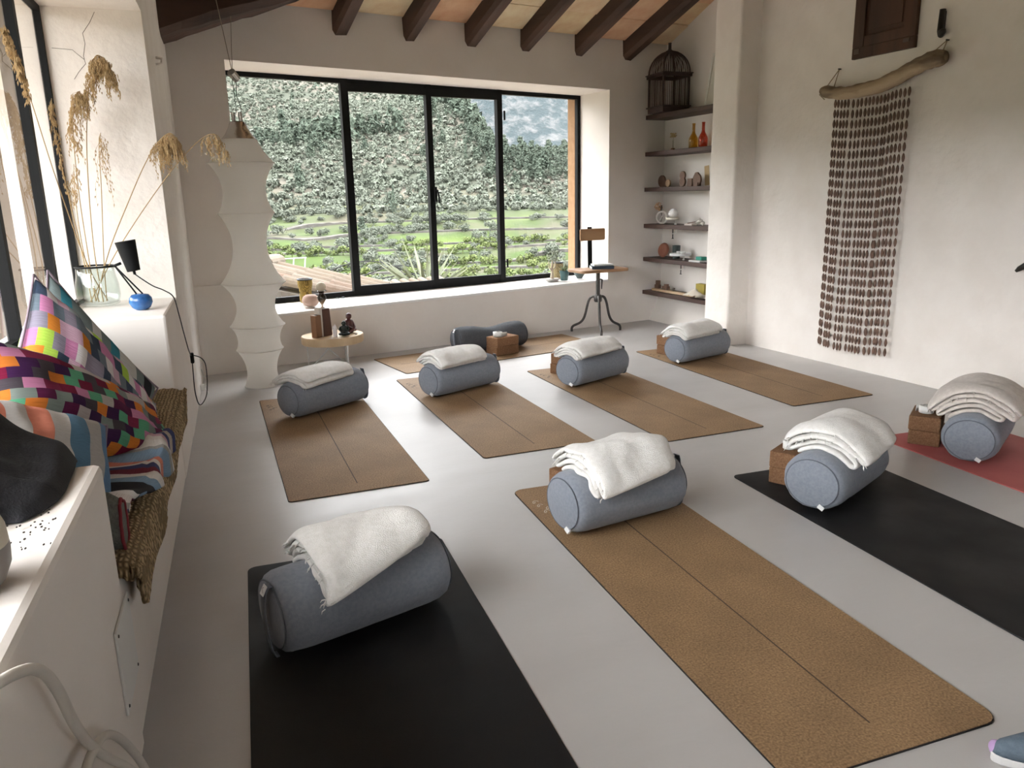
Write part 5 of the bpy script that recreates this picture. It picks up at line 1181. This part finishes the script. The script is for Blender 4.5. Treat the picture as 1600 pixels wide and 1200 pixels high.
# ------------------------------------------------------------------ outside
def terr(x, y):
    D = math.hypot(x, y); az = math.degrees(math.atan2(x, y)); u = az - 22.5
    Dc = 1000 - sstep(u, -10, 8) * 790
    hf = 1 - .8 * sstep(abs(u), 45, 80)
    zz = lambda d: interp(d, [0, 8, 20, 45, 90, 130, 170, 260, 420, 600, 1000], [-3.2, -3.4, -4.5, -6, -7.2, -4.6, 1, 23, 62, 104, 190])
    z = zz(min(D, Dc)) - max(0, D - Dc) * .10
    if z > 0: z *= hf
    z += 6 * noise.noise(Vector((x * .012, y * .012, 3))) * sstep(D, 150, 300) + 1.0 * noise.noise(Vector((x * .05, y * .05, 1))) * sstep(D, 60, 150)
    if 55 < D < 175:      # terraces
        st_ = 1.5; f = z / st_; fl = math.floor(f); z = lerp(z, st_ * (fl + sstep(f - fl, .7, 1.0)), .75)
    mz = interp(D, [950, 1200, 1600, 2200, 3000], [-60, 100, 420, 900, 1250]) * (1 + .25 * noise.noise(Vector((x * .0016, y * .0016, 5)))) + 60 * noise.noise(Vector((x * .006, y * .006, 8)))
    if D > 950: z = max(z, mz * hf)
    return z
azs = [-180 + 4 * k for k in range(45)] + [.5 * k for k in range(1, 92)] + [46 + 4 * k for k in range(33)] + [180]
Ds = [7, 10, 14, 20, 28, 38, 48] + [55 + 2.5 * k for k in range(50)] + [180 + 14 * k for k in range(30)] + [610 + 35 * k for k in range(12)] + [1040 + 55 * k for k in range(20)] + [2250, 2600, 3000]
m = MB(); vs = []; na = len(azs)
for D in Ds:
    for az in azs:
        x, y = D * math.sin(R_(az)), D * math.cos(R_(az)); vs.append((x, y, terr(x, y)))
fs = [(i * na + j, i * na + j + 1, (i + 1) * na + j + 1, (i + 1) * na + j) for i in range(len(Ds) - 1) for j in range(na - 1)]
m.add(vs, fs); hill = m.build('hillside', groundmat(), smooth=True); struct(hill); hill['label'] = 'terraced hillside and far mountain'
# trees
def treemat(name, c, c2, c3):
    m, nt, b = nodes(name); N = nt.nodes; L = nt.links
    g = N.new('ShaderNodeNewGeometry'); n1 = N.new('ShaderNodeTexNoise'); n1.inputs['Scale'].default_value = .16; n1.inputs['Detail'].default_value = 2; L.new(g.outputs['Position'], n1.inputs['Vector'])
    n2 = N.new('ShaderNodeTexNoise'); n2.inputs['Scale'].default_value = 1.6; n2.inputs['Detail'].default_value = 6; L.new(g.outputs['Position'], n2.inputs['Vector'])
    r = N.new('ShaderNodeValToRGB'); e = r.color_ramp.elements; e[0].position = .35; e[0].color = (*c, 1); e[1].position = .68; e[1].color = (*c2, 1); L.new(n1.outputs['Fac'], r.inputs[0])
    mx = N.new('ShaderNodeMixRGB'); L.new(n2.outputs['Fac'], mx.inputs[0]); L.new(r.outputs[0], mx.inputs[1]); mx.inputs[2].default_value = (*c3, 1); L.new(mx.outputs[0], b.inputs['Base Color'])
    bp = N.new('ShaderNodeBump'); bp.inputs['Strength'].default_value = 1; bp.inputs['Distance'].default_value = .6; L.new(n2.outputs['Fac'], bp.inputs['Height']); L.new(bp.outputs[0], b.inputs['Normal'])
    b.inputs['Roughness'].default_value = .9; b.inputs['Specular IOR Level'].default_value = .1; return m
OLIVE = treemat('olive_foliage', (.042, .054, .035), (.075, .084, .066), (.10, .108, .09))
PINE = treemat('pine_foliage', (.030, .044, .032), (.050, .066, .047), (.064, .076, .060))
BARK = pm('olive_bark', (.10, .08, .06), .95)
def blobset(seed, n, sub, kind):
    m = MB(); rg = random.Random(seed)
    for k in range(n):
        if kind == 'olive':
            a = rg.uniform(0, 2 * PI); r = rg.uniform(.2, .62); m.ico((r * math.cos(a), r * math.sin(a), .75 + rg.uniform(-.15, .4)), [rg.uniform(.42, .62)] * 2 + [rg.uniform(.34, .48)], sub, .7, 2.2, seed=seed * 9 + k)
        else:
            f = k / n; a = rg.uniform(0, 2 * PI); r = .36 * (1 - f) * rg.uniform(.5, 1.1); m.ico((r * math.cos(a), r * math.sin(a), .55 + 1.45 * f), [.52 * (1 - .6 * f)] * 2 + [.30], sub, .7, 2.4, seed=seed * 5 + k)
    return m
def leafset(seed, n, size, kind):
    "a crown of small leaf clusters scattered through a lumpy volume"
    m = MB(); rg = random.Random(seed)
    lobes = [(rg.uniform(-.55, .55), rg.uniform(-.55, .55), rg.uniform(.55, 1.15), rg.uniform(.42, .66)) for _ in range(5)] if kind == 'olive' else [(rg.uniform(-.22, .22) * (1.3 - k / 6), rg.uniform(-.22, .22) * (1.3 - k / 6), .55 + .25 * k, .60 - .065 * k) for k in range(7)]
    for k in range(n):
        lx, ly, lz, lr = lobes[k % len(lobes)]
        v = Vector((rg.gauss(0, 1), rg.gauss(0, 1), rg.gauss(0, 1))).normalized() * lr * rg.uniform(.75, 1.05)
        c = Vector((lx + v.x, ly + v.y, lz + v.z * .8)); s = size * rg.uniform(.7, 1.4)
        nrm = (v.normalized() + Vector((rg.gauss(0, .45), rg.gauss(0, .45), rg.gauss(0, .45)))).normalized(); a = nrm.orthogonal().normalized(); b = nrm.cross(a); th = rg.uniform(0, 6.28)
        m.add([c + (a * math.cos(th + q) + b * math.sin(th + q)) * s for q in (0, 2.1, 4.2)], [(0, 1, 2)])
    return m
def trunk_into(m):
    m.tube([(0, 0, -.25), (.03, .02, .3), (0, 0, .7)], [.10, .08, .05], 6); return m
rg = random.Random(21); spots = []
D = 62.0
while D < 760:
    sp = 2.0 if D < 330 else 2.8
    step = math.degrees(sp / D)
    az = 6 + rg.uniform(0, step)
    while az < 40:
        x, y = D * math.sin(R_(az)) + rg.uniform(-1.0, 1.0), D * math.cos(R_(az)) + rg.uniform(-1.2, 1.2)
        u = az - 22.5; Dc = 1000 - sstep(u, -10, 8) * 790
        keep = D > 150 or rg.random() < .10 + .9 * sstep(noise.noise(Vector((x * .06, y * .06, 30))), .15, .4)
        if D < Dc + 40 and keep: spots.append((x, y, math.hypot(x, y), u, Dc))
        az += step * rg.uniform(.8, 1.25)
    D += 2.3 if D < 330 else 3.7
pines = []; olives = []
for (x, y, D, u, Dc) in spots:
    pn = sstep(D, Dc * .8, Dc * 1.0) if Dc < 900 else sstep(D, 480, 600) * .7
    pn = max(pn * .8, sstep(D + u * 9, 430, 560) * .9)
    pn = max(pn, .012 + .5 * sstep(noise.noise(Vector((x * .02, y * .02, 9))), .5, .6))
    (pines if rg.random() < pn else olives).append((x, y, D))
# more pines beyond the crest on the right
for k in range(700):
    az = rg.uniform(24, 42); D = rg.uniform(240, 620); x, y = D * math.sin(R_(az)), D * math.cos(R_(az)); pines.append((x, y, D))
def plant(lst, name, label, cat, group, kind, mat, size, nbig, cat2):
    lst.sort(key=lambda q: q[2])
    inview = [q for q in lst if 7 < math.degrees(math.atan2(q[0], q[1])) < 37]
    near = inview[:nbig]; ns = set(near); rest = [q for q in lst if q not in ns]
    metas = []
    for k in range(6):
        b_ = leafset(k + 3, 520, .11, kind); trunk_into(b_)
        metas.append(b_.mesh(name, mat, False, recalc=False))
    for i, (x, y, D) in enumerate(near):
        s = size * rg.uniform(.6, 1.45); o = link(name, metas[i % 6], None, (x, y, terr(x, y) - .05), (0, 0, rg.uniform(0, 6.28)), (s, s, s * rg.uniform(.7, 1.0)))
        tag(o, label, cat, group)
    import numpy as np
    bases = []
    for k in range(4):
        b_ = leafset(k + 40, 58, .30, kind); bases.append((np.array(b_.v), np.array([f for f in b_.f])))
    V = []; Fa = []; off = 0
    for i, (x, y, D) in enumerate(rest):
        bv, bf = bases[i % 4]; s = size * rg.uniform(.6, 1.5); a = rg.uniform(0, 6.28); ca, sa = math.cos(a), math.sin(a)
        vv = np.empty_like(bv); vv[:, 0] = x + s * (bv[:, 0] * ca - bv[:, 1] * sa); vv[:, 1] = y + s * (bv[:, 0] * sa + bv[:, 1] * ca); vv[:, 2] = terr(x, y) + s * bv[:, 2] - .2
        V.append(vv); Fa.append(bf + off); off += len(bv)
    V = np.concatenate(V).astype(np.float32); Fa = np.concatenate(Fa).astype(np.int32)
    me = bpy.data.meshes.new(name + '_grove'); me.vertices.add(len(V)); me.vertices.foreach_set('co', V.ravel()); me.loops.add(len(Fa) * 3); me.loops.foreach_set('vertex_index', Fa.ravel())
    me.polygons.add(len(Fa)); me.polygons.foreach_set('loop_start', np.arange(0, len(Fa) * 3, 3, dtype=np.int32)); me.update(); me.validate(); me.materials.append(mat)
    o = bpy.data.objects.new(name + '_grove', me); COL.objects.link(o); tag(o, cat2, 'trees', kind='stuff')
plant(olives, 'olive_tree', 'silvery green olive tree on the terraced hillside', 'tree', 'olive trees on the hillside', 'olive', OLIVE, .92, 300, 'distant silvery olive grove covering the hillside')
plant(pines, 'pine_tree', 'dark green pine tree among the olives on the hillside', 'tree', 'pine trees on the hillside', 'pine', PINE, 2.0, 300, 'distant dark pine wood along the crest of the hill')
cyp = leafset(91, 520, .10, 'pine').mesh('cypress', PINE, False, recalc=False)
for az, D in ((27.3, 205), (22.0, 152), (36.0, 120), (18.0, 240)):
    x, y = D * math.sin(R_(az)), D * math.cos(R_(az)); tag(link('cypress', cyp, None, (x, y, terr(x, y) - 1.0), (0, 0, az), (.9, .9, 3.0)), 'slender dark cypress on the hillside', 'tree', 'cypresses on the hillside')
VINEM = treemat('vine_leaves', (.06, .085, .02), (.085, .11, .025), (.07, .08, .04)); vms = []
for k in range(3):
    b_ = leafset(k + 70, 160, .16, 'olive'); trunk_into(b_); vms.append(b_.mesh('vine', VINEM, False, recalc=False))
vk = 0
for D in (70, 79, 88, 97, 106, 117):
    az = 8.0 + (D % 7)
    while az < 37:
        if noise.noise(Vector((az * .35, D * .2, 6))) > -.2 and vk < 290:
            DD = D + 1.5 + (az - 22) * .25; x, y = DD * math.sin(R_(az)), DD * math.cos(R_(az)); s = rg.uniform(.55, 1.0)
            tag(link('vine', vms[vk % 3], None, (x, y, terr(x, y) - .05), (0, 0, rg.uniform(0, 6)), (s, s, s)), 'low green vine in a row on the garden terraces', 'vine', 'vine rows on the garden terraces'); vk += 1
        az += math.degrees(1.1 / D) * rg.uniform(.85, 1.2)
# dry stone terrace walls
STONE = pm('dry_stone', (.03, .028, .024), .95, (.055, .05, .044), 1.2, .8, 2.5)
for i, D in enumerate((58, 66, 74, 83, 92, 101, 111, 121, 132, 143)):
    m = MB(); N_ = 60; vs = []; fs = []
    a0, a1 = 7 + (i * 37 % 5), 40 - (i * 23 % 6)
    for k in range(N_):
        az = lerp(a0, a1, k / (N_ - 1)); DD = D + 3.0 * noise.noise(Vector((az * .12, i * 2.0, 1))) + (az - 22) * .25
        for dd, dz in ((0, -1.2), (0, .30 + .12 * noise.noise(Vector((az * 2, i, 4)))), (.5, .30), (.5, -1.2)):
            x, y = (DD + dd) * math.sin(R_(az)), (DD + dd) * math.cos(R_(az)); vs.append((x, y, terr(x, y) + dz))
    for k in range(N_ - 1):
        for c in range(4): fs.append((k * 4 + c, k * 4 + (c + 1) % 4, (k + 1) * 4 + (c + 1) % 4, (k + 1) * 4 + c))
    fs += [(0, 1, 2, 3), ((N_ - 1) * 4, (N_ - 1) * 4 + 1, (N_ - 1) * 4 + 2, (N_ - 1) * 4 + 3)]
    m.add(vs, fs); o = m.build('terrace_wall', STONE); tag(o, 'long low dry stone terrace wall across the green gardens', 'stone wall', 'terrace walls below the hill')
# neighbouring tiled roof just below the window
ROOFT = randmat('weathered_roof_tile', [(.062, .047, .031), (.052, .036, .022), (.075, .061, .045), (.058, .030, .016), (.068, .056, .041)], .95, .5, 14, 6)
def tile_mesh(L, r):
    m = MB(); n = 9; vs = []; fs = []
    for x, rr in ((0, r), (L, r * .82)):
        for q in (rr, rr - .014):
            for k in range(n):
                a = PI * k / (n - 1); vs.append((x, q * math.cos(a), q * math.sin(a) * .8))
    for k in range(n - 1):
        fs += [(k, k + 1, 2 * n + k + 1, 2 * n + k), (n + k + 1, n + k, 3 * n + k, 3 * n + k + 1), (k, n + k, n + k + 1, k + 1), (2 * n + k + 1, 3 * n + k + 1, 3 * n + k, 2 * n + k)]
    m.add(vs, fs); return m.mesh('roof_tile', ROOFT)
rf = thing('tiled_roof', 'weathered clay-tiled roof of the neighbouring house just outside the window', 'roof', (2.2, 9.0, .0))
cdir = Vector((.80, -.55, -.20)).normalized(); wdir = Vector((.566, .824, 0)).normalized(); up_ = cdir.cross(wdir).normalized()
if up_.z < 0: up_ = -up_
mat3 = Matrix((cdir, wdir, up_)).transposed(); eul = mat3.to_euler(); tme = tile_mesh(.46, .115)
o0 = Vector((-.55, -.75, .47)); rg = random.Random(8)
m = MB(); q = [o0 + cdir * a + wdir * b + up_ * -.03 for a, b in ((-.1, -.15), (1.3, -.15), (1.3, 1.1), (-.1, 1.1))]; m.add([tuple(p) for p in q] + [tuple(p - up_ * .12) for p in q], [(0, 1, 2, 3), (7, 6, 5, 4), (0, 4, 5, 1), (1, 5, 6, 2), (2, 6, 7, 3), (3, 7, 4, 0)]); m.build('roof_bed', pm('roof_mortar', (.035, .029, .022), .95, (.05, .042, .033), 6, .5, 12), rf)
for b in range(5):
    for a in range(3):
        p = o0 + cdir * (a * .42 + rg.uniform(-.02, .02)) + wdir * (b * .235 + rg.uniform(-.01, .01)) + up_ * (.01 + .012 * a)
        link('roof_tile', tme, rf, p, eul)
for k in range(3):
    p = o0 + cdir * -.10 + wdir * (k * .42 - .1) + up_ * .07; e2 = Matrix((wdir, -cdir, up_)).transposed().to_euler(); link('ridge_tile', tme, rf, p, e2)
m = MB(); m.box((-.75, -.75, -4.6), (.55, .35, -.02)); m.build('house_wall', pm('pale_render', (.11, .095, .075), .95, (.13, .115, .09), 3, .3, 10), rf)
pw = thing('tile_capped_wall', 'pale parapet capped with a row of roof tiles outside the window', 'wall', (4.3, 10.4, -.09))
MB().box((-.75, -.15, -4), (.75, .15, .14)).build('parapet', bpy.data.materials['pale_render'], pw)
t2 = tile_mesh(.34, .065)
for k in range(10): link('roof_tile', t2, pw, (-.66 + .142 * k, .17, .14), (0, .12, -PI / 2))
# iron pergola hoops
pg = thing('iron_pergola', 'thin black iron pergola hoops beyond the tiled roof', 'pergola', (5.4, 14, -1.2))
for (xa, xb, h, dy) in ((-1.15, 1.05, .34, .6), (-.45, 1.3, .26, 0), (-.3, 1.45, .14, -.6)):
    m = MB(); m.tube([(lerp(xa, xb, k / 20), dy, 1.02 + (h) * math.sin(PI * k / 20) - .22 * k / 20) for k in range(21)], .012, 6); m.build('hoop', BLACKM, pg, smooth=True)
for x in (.35, .85, 1.3):
    m = MB(); m.tube([(x, -.3, -4.0), (x, -.3, 1.12 - .1 * x)], .010, 6); m.build('post', BLACKM, pg, smooth=True)
yu = thing('spiky_palm', 'spiky pale green yucca below the pergola', 'plant', (5.70, 12.8, -1.1)); rg = random.Random(6); YUM = pm('yucca_leaf', (.045, .055, .025), .7, (.075, .08, .042), 4)
ym = MB(); ym.add([(-.02, 0, 0), (.02, 0, 0), (.028, .02, .5), (-.028, .02, .5), (0, 0, 1.0)], [(0, 1, 2, 3), (3, 2, 4)]); yme = ym.mesh('leaf', YUM)
for k in range(46): link('leaf', yme, yu, (0, 0, .6), (rg.uniform(-1.1, 1.1), rg.uniform(-1.1, 1.1), rg.uniform(0, 6.28)), (1.2, 1, rg.uniform(.8, 1.25)))
m = MB(); m.tube([(0, 0, -2.6), (0, 0, .65)], .08, 8); m.build('trunk', BARK, yu)
wc = thing('white_chair', 'white metal chair frame standing beyond the tiled roof', 'chair', (3.45, 13.2, -.35)); WM = pm('white_metal_paint', (.2, .2, .195), .5)
for x in (-.22, -.02, .18):
    m = MB(); m.tube([(x, .2, -.1), (x + .12, .28, .62)], .012, 6); m.build('back_rail', WM, wc)
m = MB(); m.tube([(-.2, .25, .36), (.25, .25, .36)], .012, 6); m.tube([(-.1, .28, .62), (.32, .28, .62)], .012, 6); m.build('cross_rail', WM, wc)
m = MB(); m.box((-.25, -.25, .0), (.25, .2, .03)); m.build('seat', WM, wc)
for x in (-.23, .23):
    for y in (-.22, .18): m = MB(); m.tube([(x, y, -.45), (x, y, 0)], .012, 6); m.build('leg', WM, wc)
m = MB(); m.box((-.7, -.5, -.5), (.7, .5, -.45)); m.box((-.6, -.4, -7), (.6, .4, -.5)); m.build('terrace_slab', pm('pale_slab', (.1, .09, .078), .9), wc)
# stone wall of the wing outside the left window
m = MB(); q = [lp(.1, -.56), lp(.1, -2.2), lp(-.3, -2.2), lp(-.3, -.56)]; m.prism([(p.x, p.y) for p in q], -4, 3.4); o = m.build('wall_wing', pm('warm_stone_render', (.10, .072, .052), .95, (.16, .125, .095), 2.2, .8, 6, detail=8)); struct(o)
m = MB(); q = [lp(-.3, -.56), lp(9, -.56), lp(9, -6), lp(-.3, -6)]; m.prism([(p.x, p.y) for p in q], -.6, -.45); o = m.build('trim_5', pm('terrace_paving', (.20, .165, .13), .9, (.25, .21, .17), 3, .3, 8)); struct(o); o['label'] = 'terrace outside the left window'
